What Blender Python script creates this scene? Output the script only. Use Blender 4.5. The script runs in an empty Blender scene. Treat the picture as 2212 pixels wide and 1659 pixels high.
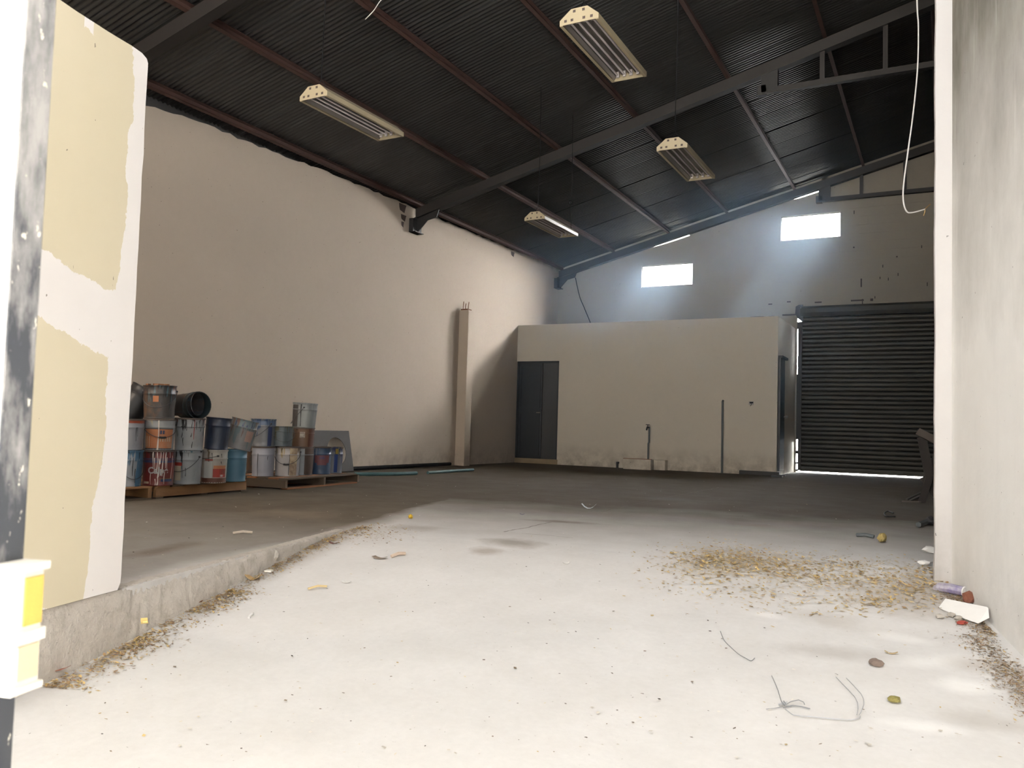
import bpy, bmesh, math, random
from mathutils import Vector, Matrix
import numpy as np

random.seed(7)
scn = bpy.context.scene
COL = scn.collection

# ------------------------------------------------------------------ camera
F_PX, CX, CY = 1776.75, 1106.0, 829.5
YAW, PITCH, ROLL = math.radians(-27.8047), math.radians(3.0027), math.radians(1.6445)
CAM = Vector((0.0, 0.0, 0.88))
_fw = Vector((math.sin(YAW)*math.cos(PITCH), math.cos(YAW)*math.cos(PITCH), math.sin(PITCH)))
_r0 = Vector((math.cos(YAW), -math.sin(YAW), 0))
_u0 = _r0.cross(_fw)
_r = _r0*math.cos(ROLL) + _u0*math.sin(ROLL)
_u = -_r0*math.sin(ROLL) + _u0*math.cos(ROLL)
cd = bpy.data.cameras.new('camera')
cam = bpy.data.objects.new('camera', cd)
COL.objects.link(cam)
m = Matrix.Identity(4)
for i in range(3):
    m[i][0], m[i][1], m[i][2], m[i][3] = _r[i], _u[i], -_fw[i], CAM[i]
cam.matrix_world = m
cd.sensor_fit = 'HORIZONTAL'; cd.sensor_width = 36.0; cd.lens = 36.0*F_PX/2212.0
cd.clip_start = 0.05; cd.clip_end = 300
cd.dof.use_dof = True; cd.dof.focus_distance = 11.0; cd.dof.aperture_fstop = 9.0
scn.camera = cam

# ------------------------------------------------------------------ light
SUN_TRAVEL = Vector((-0.36, -0.45, -0.81)).normalized()
SKY_BASE, SKY_GLOW, SKY_POW = 5.1, 300.0, 5.0
SKY_DIR = Vector((0.40, 0.80, 0.45)).normalized()      # hazy bright side of the sky, beyond the gable wall
SUN_STRENGTH = 210.0
HAZE = 0.017
w = bpy.data.worlds.new('sky'); scn.world = w; w.use_nodes = True
wn = w.node_tree; wn.nodes.clear()
_out = wn.nodes.new('ShaderNodeOutputWorld'); _bg = wn.nodes.new('ShaderNodeBackground')
_tc = wn.nodes.new('ShaderNodeTexCoord')
_dot = wn.nodes.new('ShaderNodeVectorMath'); _dot.operation = 'DOT_PRODUCT'
_dot.inputs[1].default_value = SKY_DIR
_mx = wn.nodes.new('ShaderNodeMath'); _mx.operation = 'MAXIMUM'; _mx.inputs[1].default_value = 0.0
_pw = wn.nodes.new('ShaderNodeMath'); _pw.operation = 'POWER'; _pw.inputs[1].default_value = SKY_POW
_ma = wn.nodes.new('ShaderNodeMath'); _ma.operation = 'MULTIPLY_ADD'
_ma.inputs[1].default_value = SKY_GLOW; _ma.inputs[2].default_value = SKY_BASE
_bg.inputs['Color'].default_value = (0.97, 0.985, 1.0, 1)
wn.links.new(_tc.outputs['Generated'], _dot.inputs[0]); wn.links.new(_dot.outputs['Value'], _mx.inputs[0])
wn.links.new(_mx.outputs[0], _pw.inputs[0]); wn.links.new(_pw.outputs[0], _ma.inputs[0])
# the ground below the horizon is duller than the hazy sky above it
_sx = wn.nodes.new('ShaderNodeSeparateXYZ'); wn.links.new(_tc.outputs['Generated'], _sx.inputs[0])
_hr = wn.nodes.new('ShaderNodeMapRange'); _hr.inputs[1].default_value = -0.06; _hr.inputs[2].default_value = 0.0; _hr.inputs[3].default_value = 0.40; _hr.inputs[4].default_value = 1.0
wn.links.new(_sx.outputs[2], _hr.inputs[0])
_mg = wn.nodes.new('ShaderNodeMath'); _mg.operation = 'MULTIPLY'
wn.links.new(_ma.outputs[0], _mg.inputs[0]); wn.links.new(_hr.outputs[0], _mg.inputs[1])
wn.links.new(_mg.outputs[0], _bg.inputs['Strength']); wn.links.new(_bg.outputs[0], _out.inputs['Surface'])

sl = bpy.data.lights.new('sun', 'SUN'); sl.energy = SUN_STRENGTH; sl.angle = math.radians(0.6); sl.color = (1.0, 0.97, 0.92)
so = bpy.data.objects.new('sun', sl); COL.objects.link(so)
so.rotation_euler = SUN_TRAVEL.to_track_quat('-Z', 'Y').to_euler(); so.location = (2, 30, 40)

def portal(name, loc, rot, sx, sy):
    l = bpy.data.lights.new(name, 'AREA'); l.shape = 'RECTANGLE'; l.size = sx; l.size_y = sy
    l.cycles.is_portal = True
    o = bpy.data.objects.new(name, l); COL.objects.link(o); o.location = loc; o.rotation_euler = rot
    return o

scn.view_settings.view_transform = 'Standard'; scn.view_settings.look = 'None'
scn.view_settings.gamma = 1.0; scn.view_settings.use_curve_mapping = False
scn.view_settings.exposure = 0.07
scn.cycles.use_denoising = True
scn.cycles.max_bounces = 10; scn.cycles.diffuse_bounces = 6; scn.cycles.glossy_bounces = 3
scn.cycles.sample_clamp_indirect = 8.0
scn.cycles.caustics_reflective = False; scn.cycles.caustics_refractive = False

# ------------------------------------------------------------------ geometry of the place
XL, YB, YF = -9.55, 18.35, 20.69          # left wall, annex front, far gable wall
P0 = Vector((-3.702, 2.807, 0))            # near corner of the plastered stub wall
U = Vector((-0.244, 0.970, 0)).normalized(); N = Vector((U.y, -U.x, 0))
T_R = 4.402                                 # distance of the right wall from the kerb line
_rs = [-40, -6, -3.6, -1.5, -0.54, -0.2, 0.08, 0.7, 1.14, 1.6, 2.14, 2.6, 60]
_rz = [-0.70, -0.60, -0.56, -0.42, -0.335, -0.302, -0.27, -0.20, -0.15, -0.087, -0.029, 0.0, 0.0]
def ramp_z(s): return float(np.interp(s, _rs, _rz))
def st(s, t, z=0.0):
    p = P0 + U*s + N*t; return Vector((p.x, p.y, z))
def to_st(p):
    d = Vector((p[0], p[1], 0)) - P0; return d.dot(U), d.dot(N)
def ground_z(p):
    s, t = to_st(p); return ramp_z(s) if t > 0 else 0.0
def ray(x, y):
    return _r*((x-CX)/F_PX) + _u*(-(y-CY)/F_PX) + _fw
def on_z(x, y, z=0.0):
    d = ray(x, y); return CAM + d*((z-CAM.z)/d.z)
def on_x(x, y, X): d = ray(x, y); return CAM + d*(X/d.x)
def on_y(x, y, Y): d = ray(x, y); return CAM + d*(Y/d.y)
def on_ground(x, y):
    z = 0.0
    for _ in range(30):
        p = on_z(x, y, z); z = 0.5*z + 0.5*ground_z(p)
    return on_z(x, y, z)
def rafter_low(x): return 5.13 + 0.2555*(x+9.1)
def roof_z(x): return 5.44 + 0.2555*(x+9.1)
RA = math.atan(0.2555)

# ------------------------------------------------------------------ mesh helper
class MB:
    def __init__(s): s.v = []; s.f = []
    def add(s, vs, fs):
        b = len(s.v); s.v += [tuple(v) for v in vs]; s.f += [tuple(i+b for i in f) for f in fs]
    def box(s, c, d, mat=None):
        hx, hy, hz = d[0]/2, d[1]/2, d[2]/2
        vs = [Vector((sx*hx, sy*hy, sz*hz)) for sz in (-1, 1) for sx, sy in ((-1,-1),(1,-1),(1,1),(-1,1))]
        if mat is not None: vs = [mat @ v for v in vs]
        c = Vector(c)
        s.add([v+c for v in vs], [(3,2,1,0),(4,5,6,7),(0,1,5,4),(1,2,6,5),(2,3,7,6),(3,0,4,7)])
    def box2(s, a, b):
        a, b = Vector(a), Vector(b); s.box((a+b)/2, [abs(b[i]-a[i]) for i in range(3)])
    def beam(s, a, b, wd, ht, up=(0,0,1)):
        a, b = Vector(a), Vector(b); y = (b-a); L = y.length; y.normalize()
        up = Vector(up); x = y.cross(up).normalized(); z = x.cross(y)
        m = Matrix((x, y, z)).transposed(); s.box((a+b)/2, (wd, L, ht), m)
    def tube(s, pts, r, n=8, caps=True):
        pts = [Vector(p) for p in pts]; rings = []
        prev = None
        for i, p in enumerate(pts):
            if i == 0: t = pts[1]-p
            elif i == len(pts)-1: t = p-pts[i-1]
            else: t = pts[i+1]-pts[i-1]
            t.normalize()
            a = Vector((0,0,1)) if abs(t.z) < .9 else Vector((1,0,0))
            if prev is not None: a = prev
            x = (a - t*a.dot(t)).normalized(); y = t.cross(x); prev = x
            rr = r[i] if isinstance(r, (list, tuple)) else r
            rings.append([p + x*rr*math.cos(2*math.pi*k/n) + y*rr*math.sin(2*math.pi*k/n) for k in range(n)])
        vs = [v for rg in rings for v in rg]; fs = []
        for i in range(len(rings)-1):
            for k in range(n):
                k2 = (k+1) % n
                fs.append((i*n+k, i*n+k2, (i+1)*n+k2, (i+1)*n+k))
        if caps: fs.append(tuple(range(n-1,-1,-1))); fs.append(tuple((len(rings)-1)*n+k for k in range(n)))
        s.add(vs, fs)
    def lathe(s, prof, n=28, c=(0,0,0)):
        vs = []; fs = []; c = Vector(c)
        for r, z in prof:
            for k in range(n):
                a = 2*math.pi*k/n; vs.append(c+Vector((r*math.cos(a), r*math.sin(a), z)))
        for i in range(len(prof)-1):
            for k in range(n):
                k2 = (k+1) % n
                fs.append((i*n+k, i*n+k2, (i+1)*n+k2, (i+1)*n+k))
        s.add(vs, fs)
    def prism(s, poly, fn, d0, d1):
        # poly 2-D points, fn(u, v, d) -> 3-D
        n = len(poly)
        vs = [fn(p[0], p[1], d0) for p in poly] + [fn(p[0], p[1], d1) for p in poly]
        fs = [tuple(range(n-1,-1,-1)), tuple(range(n, 2*n))]
        for k in range(n):
            k2 = (k+1) % n; fs.append((k, k2, n+k2, n+k))
        s.add(vs, fs)
    def grid(s, fn, nu, nv):
        vs = [fn(i/nu, j/nv) for j in range(nv+1) for i in range(nu+1)]
        fs = [(j*(nu+1)+i, j*(nu+1)+i+1, (j+1)*(nu+1)+i+1, (j+1)*(nu+1)+i) for j in range(nv) for i in range(nu)]
        s.add(vs, fs)
    def build(s, name, mat, parent=None, smooth=False, bevel=0.0, fix=True):
        me = bpy.data.meshes.new(name); me.from_pydata(s.v, [], s.f); me.update()
        if fix:
            bm = bmesh.new(); bm.from_mesh(me); bmesh.ops.recalc_face_normals(bm, faces=bm.faces); bm.to_mesh(me); bm.free()
        if smooth:
            me.polygons.foreach_set('use_smooth', [True]*len(me.polygons))
            try: me.set_sharp_from_angle(angle=math.radians(40))
            except Exception: pass
        me.materials.append(mat)
        o = bpy.data.objects.new(name, me); COL.objects.link(o)
        if parent is not None: o.parent = parent
        if bevel:
            b = o.modifiers.new('bevel', 'BEVEL'); b.width = bevel; b.segments = 2; b.limit_method = 'ANGLE'
        return o

def empty(name, loc=(0,0,0), rz=0.0):
    o = bpy.data.objects.new(name, None); COL.objects.link(o); o.location = loc; o.rotation_euler = (0,0,rz); o.empty_display_size = .1
    return o
def tag(o, label=None, cat=None, group=None, kind=None):
    if label: o['label'] = label
    if cat: o['category'] = cat
    if group: o['group'] = group
    if kind: o['kind'] = kind
    return o
def struct(o, label=None): return tag(o, label, kind='structure')
def copy_tree(o, parent=None):
    c = o.copy(); COL.objects.link(c)
    if parent is not None: c.parent = parent
    for ch in list(o.children): copy_tree(ch, c)
    return c

# ------------------------------------------------------------------ materials
class NT:
    def __init__(s, name):
        s.m = bpy.data.materials.new(name); s.m.use_nodes = True; s.t = s.m.node_tree
        s.b = s.t.nodes['Principled BSDF']
    def n(s, typ, **kw):
        o = s.t.nodes.new(typ)
        for k, v in kw.items(): setattr(o, k, v)
        return o
    def l(s, a, b): s.t.links.new(a, b)
    def val(s, sock, v):
        if hasattr(v, 'is_output') or isinstance(v, bpy.types.NodeSocket): s.l(v, sock)
        else: sock.default_value = v
    def math(s, op, a, b=0.0, c=None, clamp=False):
        o = s.n('ShaderNodeMath', operation=op, use_clamp=clamp); s.val(o.inputs[0], a); s.val(o.inputs[1], b)
        if c is not None: s.val(o.inputs[2], c)
        return o.outputs[0]
    def mix(s, f, a, b):
        o = s.n('ShaderNodeMix', data_type='RGBA'); s.val(o.inputs[0], f)
        for sk, v in ((o.inputs[6], a), (o.inputs[7], b)):
            if isinstance(v, bpy.types.NodeSocket): s.l(v, sk)
            else: sk.default_value = (v[0], v[1], v[2], 1)
        return o.outputs[2]
    def pos(s, world=True):
        return s.n('ShaderNodeNewGeometry').outputs['Position'] if world else s.n('ShaderNodeTexCoord').outputs['Object']
    def mapv(s, v, scale=(1,1,1), rot=(0,0,0), loc=(0,0,0)):
        o = s.n('ShaderNodeMapping'); s.l(v, o.inputs[0]); o.inputs['Scale'].default_value = scale
        o.inputs['Rotation'].default_value = rot; o.inputs['Location'].default_value = loc
        return o.outputs[0]
    def noise(s, v, scale, detail=4, rough=.55, dist=0.0):
        o = s.n('ShaderNodeTexNoise'); s.l(v, o.inputs['Vector']); o.inputs['Scale'].default_value = scale
        o.inputs['Detail'].default_value = detail; o.inputs['Roughness'].default_value = rough; o.inputs['Distortion'].default_value = dist
        return o.outputs[0]
    def ramp(s, f, lo, hi, a=0.0, b=1.0):
        o = s.n('ShaderNodeMapRange'); s.val(o.inputs[0], f)
        o.inputs[1].default_value = lo; o.inputs[2].default_value = hi; o.inputs[3].default_value = a; o.inputs[4].default_value = b
        return o.outputs[0]
    def sep(s, v): o = s.n('ShaderNodeSeparateXYZ'); s.l(v, o.inputs[0]); return o.outputs
    def bump(s, h, strength=.3, dist=.01):
        o = s.n('ShaderNodeBump'); s.l(h, o.inputs['Height']); o.inputs['Strength'].default_value = strength; o.inputs['Distance'].default_value = dist
        s.l(o.outputs[0], s.b.inputs['Normal'])
    def fin(s, col, rough=.8, metal=0.0, spec=None):
        if isinstance(col, bpy.types.NodeSocket): s.l(col, s.b.inputs['Base Color'])
        else: s.b.inputs['Base Color'].default_value = (col[0], col[1], col[2], 1)
        s.val(s.b.inputs['Roughness'], rough); s.b.inputs['Metallic'].default_value = metal
        if spec is not None: s.b.inputs['Specular IOR Level'].default_value = spec
        return s.m
def mul(c, k): return tuple(min(1.0, x*k) for x in c)

def simple(name, col, rough=.7, var=.15, scale=8, metal=0.0, bump=.15, dirt=None, dirt_amt=.5, world=False, stretch=(1,1,1), spec=None):
    t = NT(name); v = t.mapv(t.pos(world), stretch)
    n1 = t.noise(v, scale, 5); c = t.mix(n1, mul(col, 1-var), mul(col, 1+var))
    if dirt is not None:
        n2 = t.noise(v, scale*.6, 6, .65); c = t.mix(t.ramp(n2, 1-dirt_amt-.12, 1-dirt_amt+.12), c, dirt)
    if bump: t.bump(t.noise(v, scale*6, 3), bump, .005)
    return t.fin(c, rough, metal, spec)

def plaster(name, col, var=.07, base_dirt=.45, top_z=None, streak=False, rough=.9, upper=None):
    t = NT(name); v = t.pos(True); x, y, z = t.sep(v)
    big = t.noise(v, .7, 4); fine = t.noise(v, 9, 5, .6)
    c = t.mix(big, mul(col, 1-var), mul(col, 1+var)); c = t.mix(t.math('MULTIPLY', fine, .25), c, mul(col, .72))
    # scuffs and damp at the foot of the wall
    foot = t.math('MULTIPLY', t.ramp(z, .0, .55, 1, 0), t.ramp(t.noise(v, 3.5, 6, .65), .38, .66))
    c = t.mix(t.math('MULTIPLY', foot, base_dirt), c, (.12, .09, .065))
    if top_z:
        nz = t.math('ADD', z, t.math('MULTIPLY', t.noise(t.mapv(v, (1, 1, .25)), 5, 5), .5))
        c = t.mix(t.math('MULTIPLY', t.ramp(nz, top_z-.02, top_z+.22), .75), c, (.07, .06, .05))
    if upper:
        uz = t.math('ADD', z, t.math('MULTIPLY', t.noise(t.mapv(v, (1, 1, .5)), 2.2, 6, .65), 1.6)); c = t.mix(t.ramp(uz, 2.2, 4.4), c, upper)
    if streak:
        sv = t.noise(t.mapv(v, (9, 9, .35)), 1.6, 5, .6); c = t.mix(t.ramp(sv, .62, .75, 0, .35), c, (.8, .79, .76))
        sv2 = t.noise(t.mapv(v, (5, 5, .5)), 1.1, 5, .6); c = t.mix(t.ramp(sv2, .5, .8, 0, .2), c, mul(col, .7))
    specks = t.noise(v, 28, 2, .5); c = t.mix(t.ramp(specks, .755, .775, 0, .7), c, (.06, .05, .045))
    t.bump(t.noise(v, 25, 5, .6), .25, .006)
    return t.fin(c, rough, spec=.25)

M = {}
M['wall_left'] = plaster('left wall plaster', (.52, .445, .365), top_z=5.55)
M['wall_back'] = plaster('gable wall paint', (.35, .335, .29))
M['annex'] = plaster('annex wall paint', (.75, .695, .60), base_dirt=.6)
M['unpainted'] = plaster('bare block wall', (.16, .15, .135))
M['bitumen'] = simple('annex roof bitumen', (.09, .088, .085), .9, .2, 6, bump=.2)
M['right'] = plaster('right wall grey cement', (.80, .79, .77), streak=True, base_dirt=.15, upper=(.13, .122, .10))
M['jamb'] = plaster('jamb white paint', (.53, .515, .505), base_dirt=.35)
M['roofsheet'] = simple('galvanised roof sheet', (.046, .046, .045), .30, .25, 3, metal=.6, bump=0, world=True, stretch=(.25, 2, 1))
M['purlin'] = simple('red oxide primed steel', (.042, .018, .013), .65, .3, 5, bump=.1)
M['rafter'] = simple('brown black rafter paint', (.008, .0062, .006), .6, .25, 5, bump=.1)
M['darksteel'] = simple('black painted steel', (.01, .01, .011), .55, .3, 8, dirt=(.05, .026, .017), dirt_amt=.25)
M['darkstrip'] = simple('dark gap strip', (.035, .034, .034), .7, .3, 4)
M['door'] = simple('blue black door enamel', (.018, .023, .030), .5, .2, 4, bump=.05)
M['door2'] = simple('dark grey door panel', (.045, .048, .052), .55, .15, 4, bump=.05)
M['chrome'] = simple('worn steel', (.35, .34, .32), .35, .15, 20, metal=.8, bump=0)
M['shutter'] = simple('shutter slat steel', (.055, .055, .05), .5, .2, 3, metal=.3, bump=.05, stretch=(.3, 1, 3))
M['concrete'] = simple('bare concrete', (.40, .37, .33), .9, .2, 7, bump=.4, dirt=(.2, .17, .13), dirt_amt=.4)
M['threshold'] = simple('door threshold concrete', (.28, .22, .14), .9, .25, 7, bump=.3)
M['cream'] = simple('cream enamel', (.31, .262, .172), .45, .08, 10, bump=.02)
M['reflector'] = simple('lamp reflector', (.30, .28, .26), .3, .1, 12, metal=.6, bump=0)
M['tubeglass'] = simple('unlit lamp tube', (.62, .58, .58), .25, .05, 10, bump=0)
M['black'] = simple('black rubber', (.008, .008, .009), .8, .2, 10, bump=0, spec=.08)
M['hole'] = simple('slot shadow', (.05, .035, .03), .8, .2, 10, bump=0)
M['whitewire'] = simple('white cable sheath', (.75, .73, .70), .5, .05, 10, bump=0)
M['brass'] = simple('bare copper core', (.55, .38, .18), .4, .1, 20, metal=.7, bump=0)
M['pipe'] = simple('grey pipe', (.10, .115, .12), .5, .25, 15, bump=.05)
M['bluepipe'] = simple('teal hose', (.06, .13, .14), .5, .25, 9, bump=.05)
M['wood'] = simple('pallet wood', (.25, .13, .055), .8, .3, 3, bump=.3, dirt=(.12, .07, .035), dirt_amt=.3, world=True, stretch=(1, 1, 6))
M['wood_old'] = simple('old grey pallet wood', (.10, .07, .047), .85, .3, 3, bump=.3, dirt=(.20, .09, .035), dirt_amt=.25, world=True, stretch=(1, 1, 6))
M['woodred'] = simple('stained board', (.24, .10, .04), .85, .3, 4, bump=.3, world=True)
M['board'] = simple('dark grey panel', (.034, .030, .026), .7, .2, 4, bump=.1)
M['darkwood'] = simple('dark weathered timber', (.035, .03, .028), .85, .3, 5, bump=.3)
M['darkwood2'] = simple('grey weathered timber', (.10, .085, .075), .85, .3, 5, bump=.3)
M['rust'] = simple('rusty bar', (.16, .07, .035), .8, .3, 20, bump=.3)

def floor_mat():
    t = NT('dusty concrete floor'); v = t.pos(True); x, y, z = t.sep(v)
    big = t.noise(v, .45, 5, .6); mid = t.noise(t.mapv(v, (1, 1, 1), (0, 0, .25)), 2.2, 6, .62); fine = t.noise(v, 30, 4, .6)
    # brown inner dust, greyer ramp; light falloff into the hall is painted in too
    s_ = t.math('ADD', t.math('ADD', t.math('MULTIPLY', x, U.x), t.math('MULTIPLY', y, U.y)), -(P0.x*U.x+P0.y*U.y))
    t_ = t.math('ADD', t.math('ADD', t.math('MULTIPLY', x, N.x), t.math('MULTIPLY', y, N.y)), -(P0.x*N.x+P0.y*N.y))
    dust = t.ramp(t.math('ADD', s_, t.math('MULTIPLY', big, 2.0)), 3.6, 7.0)  # mask for brown dust, with painted light falloff mixed in
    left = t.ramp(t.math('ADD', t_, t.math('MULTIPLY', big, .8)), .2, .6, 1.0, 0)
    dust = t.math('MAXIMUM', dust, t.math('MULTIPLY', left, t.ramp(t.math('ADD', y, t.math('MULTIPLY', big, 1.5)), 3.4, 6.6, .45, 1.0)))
    deep_falloff = t.ramp(t.math('ADD', y, t.math('MULTIPLY', big, 3.0)), 7.5, 12.5)  # darker with depth, painting the fall of light into the hall
    c = t.mix(dust, (.76, .75, .745), t.mix(deep_falloff, (.15, .124, .093), (.095, .079, .06)))
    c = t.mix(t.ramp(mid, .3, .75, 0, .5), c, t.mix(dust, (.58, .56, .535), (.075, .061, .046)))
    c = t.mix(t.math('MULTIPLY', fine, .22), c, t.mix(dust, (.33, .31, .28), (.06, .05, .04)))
    sv = t.noise(t.mapv(v, (.5, 2.2, 1), (0, 0, .5)), 2.0, 5, .6)
    c = t.mix(t.math('MULTIPLY', t.ramp(sv, .60, .78, 0, .25), t.math('SUBTRACT', 1.0, dust)), c, (.70, .69, .67))
    # damp and oil marks, each with its own place
    def blot(c, px, py, rx, ry, ang, col, amt, rough=.5):
        p = t.mapv(v, (1, 1, 1), (0, 0, 0), (-px, -py, 0)); p = t.mapv(p, (1/rx, 1/ry, 0), (0, 0, 0)) if ang == 0 else t.mapv(t.mapv(p, (1, 1, 1), (0, 0, -ang)), (1/rx, 1/ry, 0))
        ln = t.n('ShaderNodeVectorMath', operation='LENGTH'); t.l(p, ln.inputs[0])
        d = t.math('ADD', ln.outputs['Value'], t.math('MULTIPLY', t.math('ADD', t.noise(v, 4.5, 5, .65), -.5), rough*2.4))
        return t.mix(t.math('MULTIPLY', t.ramp(d, .25, 1.1, 1, 0), amt*.8), c, col)
    a0 = math.atan2(U.y, U.x)
    for px, py, rx, ry, ang, col, amt in BLOTS: c = blot(c, px, py, rx, ry, ang, col, amt)
    # construction joint crack
    for (ax, ay), (bx, by), wd in CRACKS:
        L = math.hypot(bx-ax, by-ay); an = math.atan2(by-ay, bx-ax)
        p = t.mapv(t.mapv(v, (1, 1, 1), (0, 0, 0), (-ax, -ay, 0)), (1, 1, 1), (0, 0, -an)); qx, qy, qz = t.sep(p)
        qy = t.math('ADD', qy, t.math('MULTIPLY', t.math('ADD', t.noise(v, 2.5, 4), -.5), .16))
        k = t.math('MULTIPLY', t.math('LESS_THAN', t.math('ABSOLUTE', qy), wd), t.math('MULTIPLY', t.math('GREATER_THAN', qx, 0.0), t.math('LESS_THAN', qx, L)))
        c = t.mix(t.math('MULTIPLY', k, .6), c, (.13, .105, .085))
    sp = t.noise(v, 60, 2, .5); c = t.mix(t.ramp(sp, .755, .775, 0, .5), c, (.16, .13, .10))
    sp2 = t.noise(t.mapv(v, (1, 1, 1), (0, 0, 0), (7, 3, 0)), 55, 2, .5); c = t.mix(t.ramp(sp2, .755, .77, 0, .5), c, (.78, .75, .7))
    t.bump(t.math('ADD', t.math('MULTIPLY', mid, .6), t.math('MULTIPLY', fine, .25)), .25, .012)
    return t.fin(c, t.ramp(mid, .3, .7, .8, .97), spec=.12)
def gxy(x, y): p = on_ground(x, y); return p.x, p.y
BLOTS = []
for (px, py, rx, ry, ang, col, amt) in [
    (355, 1187, .13, .45, .25, (.15, .11, .085), .75), (1105, 1172, .30, .20, 0, (.19, .15, .11), .7), (1050, 1190, .16, .16, 0, (.22, .15, .09), .6),
    (1215, 1127, .42, .12, .2, (.13, .10, .07), .8), (1450, 1078, .35, .30, .3, (.12, .11, .10), .6), (900, 1140, .3, .2, 0, (.24, .2, .16), .5),
    (1640, 1135, .3, .2, 0, (.28, .2, .15), .4), (1800, 1410, .35, .12, .2, (.36, .33, .3), .5), (2010, 1430, .25, .10, .6, (.92, .915, .90), .55),
    (2080, 1480, .14, .10, .3, (.93, .925, .91), .7), (2000, 1570, .2, .07, .2, (.92, .915, .90), .6), (1960, 1380, .18, .08, 0, (.92, .915, .90), .5),
    (2150, 1560, .25, .12, 0, (.40, .37, .33), .5), (2120, 1440, .2, .12, .3, (.36, .31, .26), .5), (1980, 1290, .35, .5, .2, (.30, .255, .2), .55),
    (1660, 1330, .10, .06, 0, (.92, .915, .90), .5), (1790, 1340, .25, .15, 0, (.38, .34, .29), .4), (640, 1110, .5, .4, 0, (.31, .25, .2), .4)]:
    x_, y_ = gxy(px, py); BLOTS.append((x_, y_, rx, ry, ang, col, amt))
CRACKS = [(gxy(1088, 1149), gxy(1190, 1128), .010), (gxy(1300, 1105), gxy(1405, 1081), .010), (gxy(1405, 1081), gxy(1560, 1052), .012), (gxy(1128, 1152), gxy(1235, 1162), .006)]
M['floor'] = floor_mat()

def stub_mat():
    t = NT('two tone stub wall paint'); v = t.pos(True); x, y, z = t.sep(v)
    s_ = t.math('ADD', t.math('ADD', t.math('MULTIPLY', x, U.x), t.math('MULTIPLY', y, U.y)), -(P0.x*U.x+P0.y*U.y))
    nz = t.math('ADD', t.math('MULTIPLY', t.math('ADD', t.noise(v, 3.2, 2, .4), -.5), .16), t.math('MULTIPLY', t.math('ADD', t.noise(t.mapv(v, (1, 1, .6)), 26, 5, .7), -.5), .05))
    s2 = t.math('ADD', s_, nz)
    edge = t.math('ADD', t.ramp(z, .3, 1.3, -.235, -.15), 0.0)          # right hand limit of the beige coat
    edge = t.math('ADD', edge, t.ramp(z, 1.5, 1.62, 0, .035))
    beige = t.math('LESS_THAN', s2, edge)
    zb = t.math('ADD', z, t.math('MULTIPLY', nz, 1.3))
    zb = t.math('ADD', zb, t.math('MULTIPLY', s_, .22))
    band = t.math('MULTIPLY', t.math('GREATER_THAN', zb, 1.14), t.math('LESS_THAN', zb, 1.47))
    low = t.math('LESS_THAN', zb, -.075)
    white = t.math('MAXIMUM', t.math('MAXIMUM', band, low), t.math('SUBTRACT', 1.0, beige))
    corner = t.math('MULTIPLY', t.math('GREATER_THAN', t.math('ADD', zb, 0.0), 2.60), t.math('LESS_THAN', t.math('ABSOLUTE', t.math('ADD', s_, .42)), .03))
    white = t.math('MAXIMUM', white, corner)
    cb = t.mix(t.noise(v, 1.4, 4), (.58, .52, .375), (.66, .595, .455)); cw = t.mix(t.noise(v, 2.0, 4), (.74, .705, .685), (.82, .79, .775))
    c = t.mix(white, cb, cw)
    sp = t.noise(t.mapv(v, (1, 1, .5)), 30, 2, .5); c = t.mix(t.ramp(sp, .76, .775, 0, .8), c, (.15, .12, .09))
    t.bump(t.math('ADD', t.math('MULTIPLY', white, .5), t.noise(v, 20, 4)), .15, .004)
    return t.fin(c, .75, spec=.3)
M['stub'] = stub_mat()

def curb_mat():
    t = NT('weathered kerb concrete'); v = t.pos(True)
    a = t.noise(v, 3, 6, .65); b = t.noise(v, 14, 5, .6); k = t.noise(v, 60, 3)
    c = t.mix(a, (.34, .31, .275), (.62, .58, .53)); c = t.mix(t.ramp(b, .5, .75, 0, .5), c, (.28, .245, .2)); c = t.mix(t.ramp(k, .66, .72, 0, .5), c, (.16, .14, .12))
    t.bump(t.math('ADD', b, t.math('MULTIPLY', k, .5)), .6, .012)
    return t.fin(c, .95, spec=.2)
M['curb'] = curb_mat()

def gate_mat():
    t = NT('scratched dark gate paint'); v = t.pos(False)
    a = t.noise(t.mapv(v, (1, 1, .35)), 26, 6, .65); b = t.noise(t.mapv(v, (1, 1, .5), (.3, .2, 0)), 70, 4, .6)
    _x, _y, z = t.sep(v)
    c = t.mix(t.ramp(t.math('ADD', a, t.ramp(z, .9, 1.9, -.14, .17)), .46, .74), (.03, .034, .042), (.30, .295, .295)); c = t.mix(t.ramp(b, .66, .70), c, (.80, .76, .66))
    return t.fin(c, .55)
M['gate_dark'] = gate_mat()
M['gate_white'] = simple('white gate sheet', (.85, .85, .87), .5, .04, 6, bump=.02)
M['lock_white'] = simple('lock case white paint', (.72, .70, .65), .5, .06, 9, bump=.1)
M['lock_yellow'] = simple('yellowed lock face', (.50, .36, .08), .5, .25, 14, bump=.1)
M['lock_cream'] = simple('cream lock face', (.62, .52, .34), .5, .1, 14, bump=.1)

# ================================================================== STRUCTURE
YE = 20.86
# floor slab (raised inner floor)
mb = MB()
poly = [(XL-.15, 0.2), (st(-2.6, 0).x, st(-2.6, 0).y), (st(2.62, 0).x, st(2.62, 0).y), (st(2.62, 8).x, st(2.62, 8).y), (4.4, YE+.4), (XL-.15, YE+.4)]
mb.prism(poly, lambda a, b, d: Vector((a, b, d)), -.6, 0.0)
struct(mb.build('floor', M['floor']), 'raised dusty concrete floor of the hall')
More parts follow.
